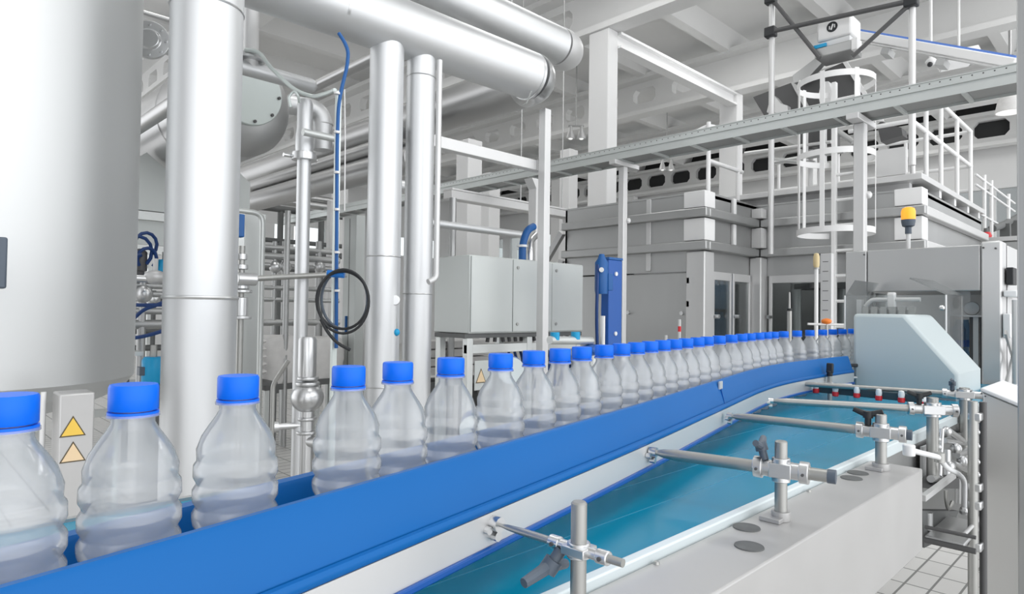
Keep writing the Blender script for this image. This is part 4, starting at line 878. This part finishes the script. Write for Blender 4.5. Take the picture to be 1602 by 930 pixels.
# scaffold of round poles
xs = 7.2; y1_, y2_ = along((xs, 0, 3.8), V_, 1207).y, along((xs, 0, 3.8), V_, 1427).y; yy1, yy2 = y1_, y2_
zc1 = zat(xs, yy1, 52); 
t = thing('pole_scaffold', 'round pole scaffold with dark clamps and slanted braces around the white hopper drive', 'scaffold', (xs, (yy1+yy2)/2, ZT))
build('pole', MB().cyl((xs, yy1, ZT-.6), (xs, yy1, 5.2), .032, 16), 'satin_light', t); build('pole', MB().cyl((xs, yy2, ZT+.2), (xs, yy2, 5.2), .032, 16), 'satin_light', t)
build('crossbar', MB().cyl((xs-.05, yy1, zc1), (xs-.05, yy2, zat(xs, yy2, 4)), .025, 14), 'dark_steel', t)
ym = along((xs, 0, 4), V_, 1284).y; ym2 = along((xs, 0, 4), V_, 1335).y
build('brace', MB().cyl((xs-.03, yy1, zat(xs, yy1, -2)), (xs-.03, ym, zat(xs, ym, 92)), .022, 12), 'dark_steel', t); build('brace', MB().cyl((xs-.03, yy2, zat(xs, yy2, 6)), (xs-.03, ym2, zat(xs, ym2, 90)), .022, 12), 'dark_steel', t)
for y, z in ((yy1, zc1), (yy2, zat(xs, yy2, 4)), (yy1, zat(xs, yy1, 0))): build('clamp', MB().obox((xs-.03, y, z), (.05, 0, 0), (0, .06, 0), (0, 0, .055)), 'black', t, .012)
# white drive box on the hopper
xs = xs+.16
yA_, yB_ = along((xs, 0, 4.2), V_, 1284).y, along((xs, 0, 4.2), V_, 1334).y
t = thing('drive_box', 'white box with dark round emblem on a grey bracket high in the pole scaffold', 'drive unit', (xs, (yA_+yB_)/2, zat(xs, yA_, 97)))
zb1, zb2, zb3 = zat(xs, yA_, 96), zat(xs, yA_, 79), zat(xs, yA_, 41)
build('bracket', B(xs-.13, xs+.2, yB_-.03, yA_+.02, zb1, zb2-.02), 'satin', t, .008); build('bracket_end', B(xs-.15, xs+.0, yB_-.09, yB_-.032, zb1-.02, zb2-.02), 'white', t, .005)
build('base', B(xs-.09, xs+.2, yB_, yA_, zb2-.019, zb2+.05), 'label', t, .004); build('housing', B(xs-.12, xs+.2, yB_-.02, yA_, zb2+.052, zb3), 'white', t, .02)
q = Vector((xs-.1215, yA_-.16, (zb2+zb3)/2+.04)); e = build('emblem', MB().lathe([(0, 0), (.056, 0), (.056, .002), (0, .002)], q, (-1, 0, 0), 28), 'black', t); q = q-U_*.0025; build('emblem_mark', MB().obox(q, (.0008, 0, 0), (0, .007, .004), (0, -.010, .030)).obox(q+V_*.026-Z_*.004, (.0008, 0, 0), (0, .005, 0), (0, 0, .018)).obox(q-V_*.026+Z_*.004, (.0008, 0, 0), (0, .005, 0), (0, 0, .018)), 'white', e)
build('blue_clip', B(xs-.125, xs-.10, yA_-.10, yA_+.03, zb2-.015, zb2+.022), 'cyan', t)
# dark hopper panels and chute below it
t = thing('cap_hopper', 'dark open-bottomed cap hopper of slanted steel sheets under the white drive box', 'hopper', (7.6, 2.8, ZT+.4))
def quad(m, pts, X, th=.03): m.prism([onx(a, b, X) for a, b in pts], (th, 0, 0)); return m
build('sheet', quad(MB(), [(1178, 152), (1239, 129), (1262, 176), (1197, 184)], 7.9), 'dark_steel', t); build('sheet', quad(MB(), [(1243, 130), (1318, 98), (1372, 182), (1268, 182)], 7.85), 'dark_steel', t)
build('edge_strip', quad(MB(), [(1318, 97), (1325, 96), (1383, 190), (1375, 190)], 7.82), 'white', t); build('edge_strip', quad(MB(), [(1237, 129), (1245, 127), (1272, 178), (1264, 180)], 7.84), 'satin', t)
build('arm', quad(MB(), [(1240, 118), (1277, 90), (1286, 98), (1262, 124), (1242, 130)], 7.7, .1), 'satin', t)
build('lower_box', quad(MB(), [(1250, 205), (1300, 198), (1300, 228), (1250, 232)], 7.9, .3), 'dark_steel', t); build('lower_box', quad(MB(), [(1372, 195), (1378, 190), (1410, 200), (1412, 212), (1378, 222)], 7.9, .2), 'dark_steel', t)
for (a, b) in (((1230, 120), (1207, 108)),): pass
m = MB().prism([onx(x_, y_, 7.5) for x_, y_ in ((1199, 176), (1204, 155), (1212, 150), (1222, 162), (1232, 165), (1232, 178))], (.1, 0, 0)); build('cast_bracket', m, 'satin_light', t, .006)
m = MB().prism([onx(x_, y_, 7.5) for x_, y_ in ((1280, 150), (1284, 128), (1296, 127), (1302, 143), (1300, 160), (1282, 160))], (.1, 0, 0)); build('cast_bracket', m, 'white', t, .006)
for a, b, r in (((1165, 240), (1300, 222), .02), ((1212, 250), (1275, 256), .03), ((1262, 190), (1262, 255), .02), ((1290, 190), (1290, 258), .025), ((1210, 255), (1320, 236), .03), ((1310, 205), (1335, 222), .03)):
    build('strut', MB().cyl(onx(*a, 7.8), onx(*b, 7.8), r, 12), 'satin_light' if r < .03 else 'satin', t)
for px_ in (1255, 1283, 1268): P = onx(px_, 260, 8.0); build('support_leg', MB().cyl((P.x, P.y, dz+.062), (P.x, P.y, P.z+.2), .03, 12), 'white', t)
# sloping cap conveyor
t = thing('cap_conveyor', 'long white sloping conveyor with blue edge running off from the white drive box', 'conveyor', at(1340, 60, 7.2))
a, b = at(1336, 55, 7.4), at(1592, 101, 6.0); build('trough', MB().bar(a, b, .16, .09), 'white', t, .01); build('blue_edge', MB().bar(a+Z_*.06, b+Z_*.06, .08, .03), 'label_blue', t); build('underside', MB().bar(a-Z_*.058, b-Z_*.058, .12, .025), 'satin_light', t)
for f in (.25, .6): q = a.lerp(b, f); build('support', MB().bar(q-Z_*.1, q-Z_*.16+V_*.02, .2, .08), 'satin', t)
# lamps and camera
P = at(1456, 96, 9.0); t = thing('ceiling_camera', 'small white dome camera with dark eye near the sloping conveyor', 'camera', P); build('housing', MB().ball(P+U_*.02, .07, 14, (1, 1, .8)), 'white', t); build('lens', MB().ball(P+Vector((-.04, .0, -.055)), .035, 12), 'black', t); build('stem', MB().cyl(P+Z_*.03, (P.x, P.y, 7.262), .02, 10), 'white', t)
P = at(1500, 92, 10); t = thing('floodlight', 'pale floodlight under the roof beside the dome camera', 'lamp', P); build('head', MB().obox(P, (.16, -.16, .05), (.1, .1, -.08), (.02, .02, .05)), 'white', t, .01); build('arm', MB().cyl(P+Z_*.05, (P.x, P.y, 7.262), .02, 10), 'white', t)
for px_, py, d, lab in ((901, 217, 14.3, 'twin hanging lamp left of the nearer white column'), (1043, 266, 18., 'twin hanging lamp seen just under the cable tray')):
    P = at(px_, py, d); t = thing('pendant_lamp', lab, 'lamp', P)
    for s in (-.12, .12): q = P+Vector((s*.7, -s*.7, 0)); l_ = build('shade', MB().lathe([(.10, 0), (.095, .03), (.04, .2), (.03, .28)], q, n=20), 'satin_light', t); build('bulb', MB().ball(q+Z_*.03, .06, 12), 'lamp', l_)
    build('bar', MB().cyl(P+Vector((-.12, .12, .28)), P+Vector((.12, -.12, .28)), .02, 10), 'satin', t); build('rod', MB().cyl(P+Z_*.28, (P.x, P.y, 7.262), .012, 8), 'satin', t)
P = at(1580, 165, 11.0); t = thing('high_bay_lamp', 'creamy high bay lamp at the right edge under the cable tray', 'lamp', P); build('shade', MB().lathe([(.22, -.12), (.20, -.05), (.17, .1), (.1, .16), (.1, .28), (0, .28)], P, n=28), 'bag', t); build('glow', MB().lathe([(0, -.125), (.2, -.12)], P, n=24), 'lamp', t); build('stem', MB().cyl(P+Z_*.28, (P.x, P.y, 7.262), .02, 8), 'satin', t)
# far railing on the right
P = at(1560, 330, 12.5)
t = thing('far_railing', 'white railing of a distant gangway at the right edge', 'railing', (P.x, P.y, P.z-.6))
for py in (298, 312, 350): Q = ony(1560, py, P.y); build('rail', MB().cyl(Q-U_*2, Q+U_*2, .02, 10), 'white', t)
for px_ in (1540, 1551, 1578): Q = along(P, U_, px_); build('post', MB().cyl(Q-Z_*1.1, Q+Z_*.5, .03, 10), 'white', t)
build('gangway', B(P.x-3, P.x+3, P.y, P.y+1, P.z-1.25, P.z-1.1), 'duct', t); build('handle_pipe', MB().tube(fillet([ony(1552, 358, P.y), ony(1570, 352, P.y), ony(1592, 340, P.y)], .2), .07, 14), 'gloom', t)
for px_, py in ((1573, 357), (1585, 352)): Q = ony(px_, py, P.y-.05); build('gangway_box', B(Q.x-.08, Q.x+.08, Q.y-.08, Q.y+.08, Q.z-.25, Q.z+.08), 'gloom', t)
# ------------------------------------------------------------------ right: packing machine, hood, pedestal
XM = 3.3; Yl, Yr = 1.035, .483
t = thing('packing_machine', 'stainless portal machine with wide flat header above the pale guard', 'machine', (XM+.3, .75, 0))
zh0, zh1 = 1.563, 1.755
ys1, ys2 = along((XM, 0, 1.65), V_, 1358).y, along((XM, 0, 1.65), V_, 1534).y
build('header', B(XM+.004, XM+.62, Yr+.002, Yl, zh0, zh1-.002), 'satin', t, .004)
build('header_panel', B(XM-.008, XM+.003, ys2, ys1, zh0-.002, zh1-.001), 'satin', t, .004)
build('portal_post', B(XM-.012, XM+.10, Yr, ys2-.004, 0, zh1+.012), 'satin_light', t, .008); build('portal_post', B(XM-.008, XM+.10, ys1+.004, Yl+.05, 0, zh1), 'satin', t, .006)
for (y, z) in ((ys2-.012, zh1-.015), (ys1+.012, zh1-.02), (Yr+.02, zh1-.02)): build('screw', MB().cyl((XM-.012, y, z), (XM-.018, y, z), .004, 10), 'dark_steel', t)
build('side_panel', B(XM+.10, XM+.62, Yr-.004, Yr+.001, 1.1, zh1+.0), 'satin_light', t, .003)
q = ony(1577, 433, Yr-.006); build('switch', B(q.x-.045, q.x+.045, Yr-.03, Yr-.005, q.z-.036, q.z+.036), 'black', t, .003)
q = ony(1578, 461, Yr-.01); build('door_handle', B(q.x-.09, q.x+.14, Yr-.05, Yr-.005, q.z-.012, q.z+.014), 'label', t, .004)
q = ony(1590, 520, Yr-.06); build('side_tube', MB().cyl((q.x, q.y, 1.19), (q.x, q.y, 1.52), .014, 14), 'satin_light', t)
m = MB()
for (a, b) in (((1573, 520), (1590, 575)), ((1588, 545), (1574, 600))): m.bar(ony(*a, Yr-.03), ony(*b, Yr-.03), .008, .02)
build('scissor_link', m, 'satin', t); q = ony(1575, 510, Yr-.01); build('side_box', B(q.x-.05, q.x+.12, Yr-.03, Yr-.004, q.z-.05, q.z+.05), 'label', t, .004)
build('side_bracket', B(XM+.12, XM+.55, Yr-.03, Yr-.005, 1.415, 1.43), 'satin_light', t)
build('back_wall', B(XM+.60, XM+.62, Yr+.03, Yl, .3, zh0), 'satin', t); build('shelf', B(XM+.12, XM+.5, Yr+.06, .66, 1.452, 1.458), 'satin_light', t)
q = onx(1521, 483, XM+.16); build('hand_wheel', MB().lathe([(0, 0), (.028, 0), (.03, .006), (.028, .012), (0, .016)], q, (-1, 0, 0), 26), 'label', t)
q = onx(1496, 474, XM+.18); build('dark_slot', MB().ball(q, .03, 16, (.3, .5, 1.)), 'slate', t); build('slot_plate', B(XM+.2, XM+.205, q.y-.05, q.y+.03, q.z-.06, q.z+.06), 'satin_light', t)
for px_, w in ((1484, .016), (1528, .02), (1520, .012), (1545-9, .01)): P = onx(px_, 540, XM+.2); build('guide_bar', B(P.x-w, P.x+w, P.y-w/2, P.y+w/2, .8, 1.45), 'satin_light' if w > .015 else 'dark_steel', t)
# wrapped bottle columns inside
for k, (px_, dx) in enumerate(((1500, .22), (1511, .26))):
    P = onx(px_, 560, XM+dx); z = 1.18
    tt = thing('bottle_pack', ('shrink-wrapped pack of blue-tinted bottles under the header, nearer the dark slot', 'shrink-wrapped pack of blue-tinted bottles under the header, nearer the white hand wheel')[k], 'bottle pack', (P.x, P.y, z))
    for s in (0, .13): build('bottle_layer', MB().lathe([(0, z+s), (.024, z+s), (.026, z+s+.02), (.026, z+s+.085), (.012, z+s+.115), (.012, z+s+.128), (0, z+s+.128)], (P.x, P.y, 0), n=18), 'cyanbottle', tt)
    build('blue_band', MB().lathe([(.0262, z+.135), (.027, z+.14), (.027, z+.16), (.0262, z+.165)], (P.x, P.y, 0), n=18), 'label_blue', tt); build('tray', B(P.x-.027, P.x+.027, P.y-.026, P.y+.026, z-.004, z-.0005), 'cabinet', tt)
# transparent hood
XH = 2.95
lo = [onx(1322, 459, XH), onx(1480, 459, XH)]; ya, yb = lo[0].y, lo[1].y; zl = 1.535
yt1, yt2 = onx(1350, 436, XH+.1).y, onx(1440, 436, XH+.1).y; zt1 = 1.60; xb_ = XH+.30
t = thing('clear_hood', 'clear plastic hood with sloping top edges in front of the flat header', 'hood', (XH+.15, (ya+yb)/2, 1.2))
def sheet(m, pts, th):
    P = [Vector(p) for p in pts]; n = (P[1]-P[0]).cross(P[2]-P[0]).normalized(); return m.prism(P, n*th)
b_z = 1.19
sl = build('front_sheet', sheet(MB(), [(XH, ya, zl), (XH, yb, zl), (XH, yb, b_z), (XH, ya, b_z)], .004), 'hood', t)
build('end_sheet', sheet(MB(), [(XH, yb, zl), (xb_, yb, zl), (xb_, yb, b_z), (XH, yb, b_z)], .004), 'hood', t); build('end_sheet', sheet(MB(), [(XH, ya, zl), (xb_, ya, zl), (xb_, ya, b_z), (XH, ya, b_z)], .004), 'hood', t)
build('sloped_sheet', sheet(MB(), [(XH, yb, zl), (xb_, yb, zl), (xb_, yt2, zt1), (XH+.0, yt2+.015, zt1)], .006), 'hood', t, label='frosted sloping edge sheet'); build('sloped_sheet', sheet(MB(), [(XH, ya, zl), (xb_, ya, zl), (xb_, yt1, zt1), (XH, yt1-.0, zt1)], .006), 'hood', t)
for (y) in (ya, yb): build('edge_bead', MB().cyl((XH, y, b_z), (XH, y, zl), .003, 8), 'label', t)
q = onx(1474, 482, XH-.004); build('lock_knob', MB().lathe([(0, 0), (.010, 0), (.010, .006), (.005, .01), (0, .01)], q, (-1, 0, 0), 20), 'steel', t)
# tube and clamp inside the hood
t = thing('spray_tube', 'bent horizontal steel tube with upright clamp inside the clear hood', 'tube', (XH+.12, (ya+yb)/2, 1.2))
zs = onx(1400, 469, XH+.12).z; p = [onx(1354, 480, XH+.12), onx(1363, 470, XH+.12), onx(1440, 470, XH+.12)]
p = [Vector((XH+.12, p[0].y, zs-.03)), Vector((XH+.12, p[1].y, zs)), Vector((XH+.12, p[2].y, zs))]
build('tube', MB().tube(fillet(p, .03), .009, 14), 'satin_light', t); y = onx(1393, 470, XH+.1).y; build('clamp', B(XH+.105, XH+.135, y-.014, y+.014, zs-.035, zs+.03), 'white', t, .004); build('clamp_stem', MB().cyl((XH+.12, y, 1.19), (XH+.12, y, zs-.035), .006, 10), 'dark_steel', t)
z2 = onx(1400, 488, XH+.1).z; build('lower_bar', B(XH+.09, XH+.11, p[0].y-.0, p[2].y+.02, z2-.012, z2+.012) if p[0].y < p[2].y else B(XH+.09, XH+.11, p[2].y+.02, p[0].y, z2-.012, z2+.012), 'satin_light', t, .003)
m = MB()
for k in range(6): yy = p[0].y+(p[2].y-p[0].y)*(k+.5)/6; m.box(XH+.06, XH+.085, yy-.012, yy+.012, z2-.03, z2+.02)
build('nozzle_row', m, 'rod', t, stuff=True)
build('side_upright', B(XH+.1, XH+.13, p[0].y+.01, p[0].y+.03, 1.18, zs), 'satin_light', t)
# beacons and signal rods
P = along((XM+.25, 0, 1.8), V_, 1421); z0_ = zh1; zz = lambda py: zat(P.x, P.y, py)
t = thing('beacon_lamp', 'glowing amber beacon lamp on a white rod above the flat header', 'beacon', (P.x, P.y, z0_))
build('rod', MB().cyl((P.x, P.y, z0_), (P.x, P.y, zz(365)), .0095, 12), 'white', t); r = .032; build('base', MB().lathe([(0, zz(366)), (.014, zz(366)), (.014, zz(356)), (.026, zz(354)), (.03, zz(348)), (.031, zz(344)), (0, zz(343.5))], (P.x, P.y, 0), n=26), 'slate', t)
build('lens', MB().lathe([(.029, zz(347)), (.031, zz(340)), (.031, zz(331)), (.026, zz(326.5)), (.014, zz(324.5)), (0, zz(324))], (P.x, P.y, 0), n=26), 'amber', t, label='glowing amber lens')
P = at(1543, 369, 9.5); t = thing('emergency_button', 'small red button with green top on a far machine edge', 'button', P); build('button', MB().lathe([(0, -.05), (.06, -.05), (.07, 0), (.05, .05), (0, .05)], P, n=20), 'red', t); build('cap', MB().lathe([(0, .05), (.035, .05), (.03, .11), (0, .11)], P, n=16), 'gloom', t); build('post', MB().cyl((P.x, P.y, 0), P-Z_*.05, .04, 12), 'satin', t)
t2 = thing('far_machine', 'long grey machine block behind the portal post at the right edge', 'machine', fl(P.x+1.2, P.y-.3)); zf = P.z-.16; build('block', B(P.x-.7, P.x+4.0, P.y-1.6, P.y-.06, .2, zf), 'satin', t2, .02); build('plinth', B(P.x-.6, P.x+3.9, P.y-1.5, P.y-.16, 0, .2), 'gloom', t2); build('top_edge', B(P.x-.72, P.x+4.0, P.y-1.62, P.y-.05, zf, zf+.06), 'satin_light', t2)
x, y, z1_, z0_ = vz(1277, 398, 530, 5.6); zz = lambda py: zat(x, y, py)
t = thing('signal_rod', 'tall thin rod with cream yellow handle in front of the glazed doors', 'rod', (x, y, 0)); build('rod', MB().cyl((x, y, 0), (x, y, zz(420)), .016, 12), 'white', t); build('handle', MB().lathe([(0, zz(419)), (.02, zz(419)), (.026, zz(415)), (.026, zz(402)), (.018, zz(397)), (0, zz(396))], (x, y, 0), n=18), 'cream', t); build('collar', MB().lathe([(.017, zz(421)), (.024, zz(421)), (.024, zz(419)), (.017, zz(419))], (x, y, 0), n=16), 'rod', t)
x, y, z1_, z0_ = vz(1235, 458, 530, 4.6); zz = lambda py: zat(x, y, py); t = thing('steel_spindle', 'stepped dark steel spindle standing between the caps and the glazed doors', 'spindle', (x, y, 0)); build('shaft', MB().lathe([(0, 0), (.016, 0), (.016, zz(487)), (.008, zz(486)), (.006, zz(458)), (0, zz(457))], (x, y, 0), n=16), 'rod', t); build('collar', MB().lathe([(.009, zz(486)), (.017, zz(486)), (.017, zz(483)), (.009, zz(483))], (x, y, 0), n=14), 'black', t)
P = at(1293, 503, 4.4); t = thing('orange_sensor', 'bright orange sensor head on a thin rod just above the bottle caps', 'sensor', (P.x, P.y, 0)); build('head', MB().ball(P, .034, 18, (1, 1, .6)), 'orange', t); build('stem', MB().cyl((P.x, P.y, 0), P-Z_*.018, .01, 10), 'rod', t); build('arm', MB().cyl(P+Vector((-.09, .09, -.02)), P+Vector((.12, -.12, -.022)), .008, 10), 'satin_light', t)
for px_, yt, yb2, lab in ((1063, 500, 535, 'small silver rod with red band standing by the solid machine door'), (1042, 525, 540, 'short pale peg above the caps by the solid machine door')):
    x, y, z1_, z0_ = vz(px_, yt, yb2, 4.2); t = thing('peg_rod', lab, 'rod', (x, y, 0)); build('rod', MB().cyl((x, y, 0), (x, y, z1_), .009, 10), 'satin_light', t); build('band', MB().lathe([(.0092, z1_-.08), (.0105, z1_-.08), (.0105, z1_-.045), (.0092, z1_-.045)], (x, y, 0), n=12), 'red' if px_ == 1063 else 'rod', t)
# scale post in front of the ladder
x, y, z1_, z0_ = vz(1294, 397, 500, 6.0); t = thing('scale_post', 'flat grey post with tick marks beside the cream-handled rod', 'post', (x, y, 0)); build('post', B(x-.03, x+.03, y-.05, y+.05, 0, z1_), 'satin_light', t, .004)
m = MB()
for k in range(9): m.box(x-.0312, x-.0302, y-.02, y+.03, z1_-.08-.09*k, z1_-.074-.09*k)
build('tick_marks', m, 'dark_steel', t, stuff=True)
# operator pedestal
M['pedestal_steel'] = mat('pedestal_steel', (.74, .735, .72), .45, .8, 5, .04, (1, 1, .1), rvar=.05)
P = ony(1537, 614, .355); X0 = P.x; ytop = P.y; e = onx(1602, 641, X0)
t = thing('operator_pedestal', 'brushed steel operator pedestal with slanted white lid at the right edge', 'control pedestal', (X0+.16, ytop-.12, 0))
ye = ytop-.26; ze = P.z+(e.z-P.z)*(ye-ytop)/(e.y-ytop); build('cabinet', MB().prism([(X0, ytop, .02), (X0, ytop, P.z), (X0, ye, ze), (X0, ye, .02)], (.30, 0, 0)), M['pedestal_steel'], t, .004)
up = (Vector((0, ye-ytop, ze-P.z)).normalized()).cross(Vector((1, 0, 0))); up = up if up.z > 0 else -up
lid = MB().prism([Vector((X0-.008, ytop+.006, P.z+.002))+up*k for k in (.0015, .012)]+[Vector((X0-.008, ye-.008, ze-.003))+up*k for k in (.012, .0015)], (.316, 0, 0)); build('lid', lid, 'label', t, .003)
c0 = Vector((X0, ytop, P.z))+up*.0132; dv = Vector((0, ye-ytop, ze-P.z)); 
build('print_patch', MB().add([c0+Vector((.10, 0, 0))+dv*.30, c0+Vector((.22, 0, 0))+dv*.30, c0+Vector((.22, 0, 0))+dv*.55, c0+Vector((.10, 0, 0))+dv*.55], [(0, 1, 2, 3)]), 'label_blue', t, label='blue print on the lid')
build('kick_plate', B(X0+.02, X0+.28, ye+.02, ytop-.02, 0, .02), 'dark_steel', t)
# grey post at the very right edge
P = at(1602, 400, 1.5); t = thing('edge_post', 'grey metal upright filling the extreme right edge of the view', 'post', fl(P.x, P.y)); s = along(P, V_, 1591).y-P.y
build('post', B(P.x, P.x+.05, P.y-.05, P.y+s, 0, zat(P.x, P.y+s, 58) if False else 2.25), 'satin', t, .003); build('foot_plate', B(P.x-.02, P.x+.07, P.y-.07, P.y+s+.02, 0, .01), 'satin', t)
# floor stand tube with clamps
P = ony(1522, 780, .30); x, y = P.x, P.y; zz = lambda py: zat(x, y, py)
t = thing('tube_stand', 'upright steel stand tube with bright clamps just in front of the operator pedestal', 'stand', (x, y, 0)); build('tube', MB().cyl((x, y, 0), (x, y, zz(628)), .0095, 18), 'rod', t); build('tube', MB().cyl((x+.025, y-.014, .3), (x+.025, y-.014, zz(630)), .007, 14), 'dark_steel', t)
for py in (652, 762, 790, 855): build('clamp', MB().obox((x+.008, y-.004, zz(py)), (.016, 0, 0), (0, .012, 0), (0, 0, .009)), 'steel', t, .003)
m = MB()
for py in (660, 678, 700, 725, 745): m.ball((x+.022, y-.006, zz(py)), .006, 10)
build('hose_nut', m, 'steel', t, stuff=True); build('foot_plate', MB().lathe([(0, 0), (.05, 0), (.05, .008), (0, .008)], (x, y, 0), n=24), 'satin', t)
# machinery under the belt end: open frame, hoses, valves
def yy(px_, py, Y): return ony(px_, py, Y)
t = thing('under_frame', 'open steel frame of tubes and sheets under the belt end', 'frame', (2.2, .33, 0))
L0, L1 = yy(1447, 838, .37), yy(1447, 648+20, .37)
for (px_, Y, zt_) in ((1452, .375, 1.02), (1500, .375, 1.05)):
    P = yy(px_, 740, Y); build('leg', MB().cyl((P.x, P.y, yy(1447, 838, .37).z), (P.x, P.y, zt_), .009, 14), 'satin', t)
pass
fx0 = yy(1447, 838, .37).x; fx1 = fx0+.20; fz = yy(1447, 838, .37).z
build('low_tray', B(fx0, fx1, .30, .37, fz-.008, fz), 'satin', t, .002); build('low_bar', MB().cyl((fx0, .30, fz+.02), (fx1, .30, fz+.02), .004, 12), 'satin_light', t); build('low_bar', MB().cyl((fx0, .28, fz-.01), (fx0, .37, fz-.01), .006, 12), 'dark_steel', t); build('low_bar', MB().cyl((fx0, .28, fz+.018), (fx0, .37, fz+.018), .004, 12), 'dark_steel', t)
build('slanted_bar', MB().bar(yy(1444, 780, .36), yy(1492, 744, .36), .010, .012), 'satin_light', t)
build('dark_tray', MB().prism([yy(1452, 765, .372), yy(1514, 765, .372), yy(1510, 748, .372), yy(1470, 748, .372)], (0, .03, 0)), 'dark_steel', t)
build('side_sheet', MB().prism([yy(1443, 800, .374), yy(1500, 800, .374), yy(1486, 838, .374), yy(1446, 858, .374)], (0, .02, 0)), 'gloom', t)
build('back_sheet', MB().prism([yy(1444, 700, .40), yy(1530, 668, .40), yy(1530, 748, .40), yy(1444, 770, .40)], (0, .006, 0)), 'satin', t)
build('hook_tube', MB().tube(fillet([yy(1480, 768, .35), yy(1480, 785, .35), yy(1484, 800, .35), yy(1490, 786, .35)], .02), .004, 10), 'rod', t)
t = thing('rinse_hose', 'pale bent hose running from the grey coupling down beside the tube stand', 'hose', yy(1508, 800, .32))
hp = [yy(1422, 704, .36), yy(1440, 709, .35), yy(1470, 716, .34), yy(1480, 732, .335), yy(1500, 742, .33), yy(1509, 752, .325), yy(1508, 800, .325)]
build('hose', MB().tube(fillet(hp, .04), .0055, 12), 'label', t); c = hp[0]; build('coupling', MB().cyl(c+Z_*.010, c-Z_*.012, .011, 14), 'label', t, .002); c = hp[2]; build('coupling', MB().cyl(c+Z_*.010, c-Z_*.010, .010, 14), 'rod', t); build('elbow', MB().ball(hp[-1], .010, 12), 'steel', t)
t = thing('valve_block', 'cluster of shiny little valves and pipes under the belt edge near the pedestal', 'valve', yy(1485, 740, .37))
for a, b, r in (((1480, 672), (1505, 690), .008), ((1478, 690), (1512, 694), .006), ((1482, 705), (1482, 745), .008), ((1496, 712), (1515, 706), .009), ((1490, 725), (1512, 735), .008), ((1470, 748), (1456, 750), .008), ((1474, 672), (1470, 745), .005)): build('pipe', MB().cyl(yy(*a, .38), yy(*b, .375), r, 12), 'steel', t)
for q, r in (((1482, 676), .011), ((1496, 702), .013), ((1486, 730), .012), ((1506, 722), .014), ((1468, 700), .007), ((1468, 688), .006)): build('valve_body', MB().ball(yy(*q, .372), r, 14), 'steel', t)
# ------------------------------------------------------------------ light
w = bpy.data.worlds.new('daylight'); SC.world = w; w.use_nodes = True; nt = w.node_tree; bg = nt.nodes['Background']
tc = nt.nodes.new('ShaderNodeTexCoord'); sp = nt.nodes.new('ShaderNodeSeparateXYZ'); nt.links.new(tc.outputs['Generated'], sp.inputs[0])
vm = nt.nodes.new('ShaderNodeVectorMath'); vm.operation = 'DOT_PRODUCT'; vm.inputs[1].default_value = Vector((.0, -1, .12)).normalized()
nt.links.new(tc.outputs['Generated'], vm.inputs[0])
mr = nt.nodes.new('ShaderNodeMapRange'); mr.inputs[1].default_value = .0; mr.inputs[2].default_value = .95; mr.inputs[3].default_value = .24; mr.inputs[4].default_value = 1.9
ab = nt.nodes.new('ShaderNodeMath'); ab.operation = 'ABSOLUTE'; nt.links.new(vm.outputs['Value'], ab.inputs[0]); nt.links.new(ab.outputs[0], mr.inputs[0]); nt.links.new(mr.outputs[0], bg.inputs['Strength'])
bg.inputs[0].default_value = (.97, .985, 1, 1)
def area(name, loc, rot, sx, sy, e):
    l = bpy.data.lights.new(name, 'AREA'); l.shape = 'RECTANGLE'; l.size = sx; l.size_y = sy; l.energy = e; l.color = (1, 1, .98)
    o = bpy.data.objects.new(name, l); COL.objects.link(o); o.location = loc; o.rotation_euler = rot; return o
for x in (2, 6.3, 10.5, 14.7, 19):
    for y in (.5, 5.5, 11, 17): area('ceiling_fill', (x, y, 6.8), (0, 0, 0), 1.6, 1.6, 40 if y < 8 else 14)  # added fill lights under the ceiling to brighten upward faces, no fixtures
for q in ((7.0, 3.75, 2.35), (8.0, 2.75, 2.35), (8.0, 2.1, 2.35)):
    l = bpy.data.lights.new('machine_lamp', 'POINT'); l.energy = 24; l.shadow_soft_size = .12; o = bpy.data.objects.new('machine_lamp', l); COL.objects.link(o); o.location = q
SC.view_settings.view_transform = 'Standard'; SC.view_settings.look = 'None'; SC.view_settings.gamma = 1; SC.view_settings.use_curve_mapping = False
SC.view_settings.exposure = .22
cy = SC.cycles
cy.max_bounces = 10; cy.diffuse_bounces = 4; cy.glossy_bounces = 5; cy.transparent_max_bounces = 48; cy.transmission_bounces = 6
cy.caustics_reflective = False; cy.caustics_refractive = False; cy.sample_clamp_indirect = 6
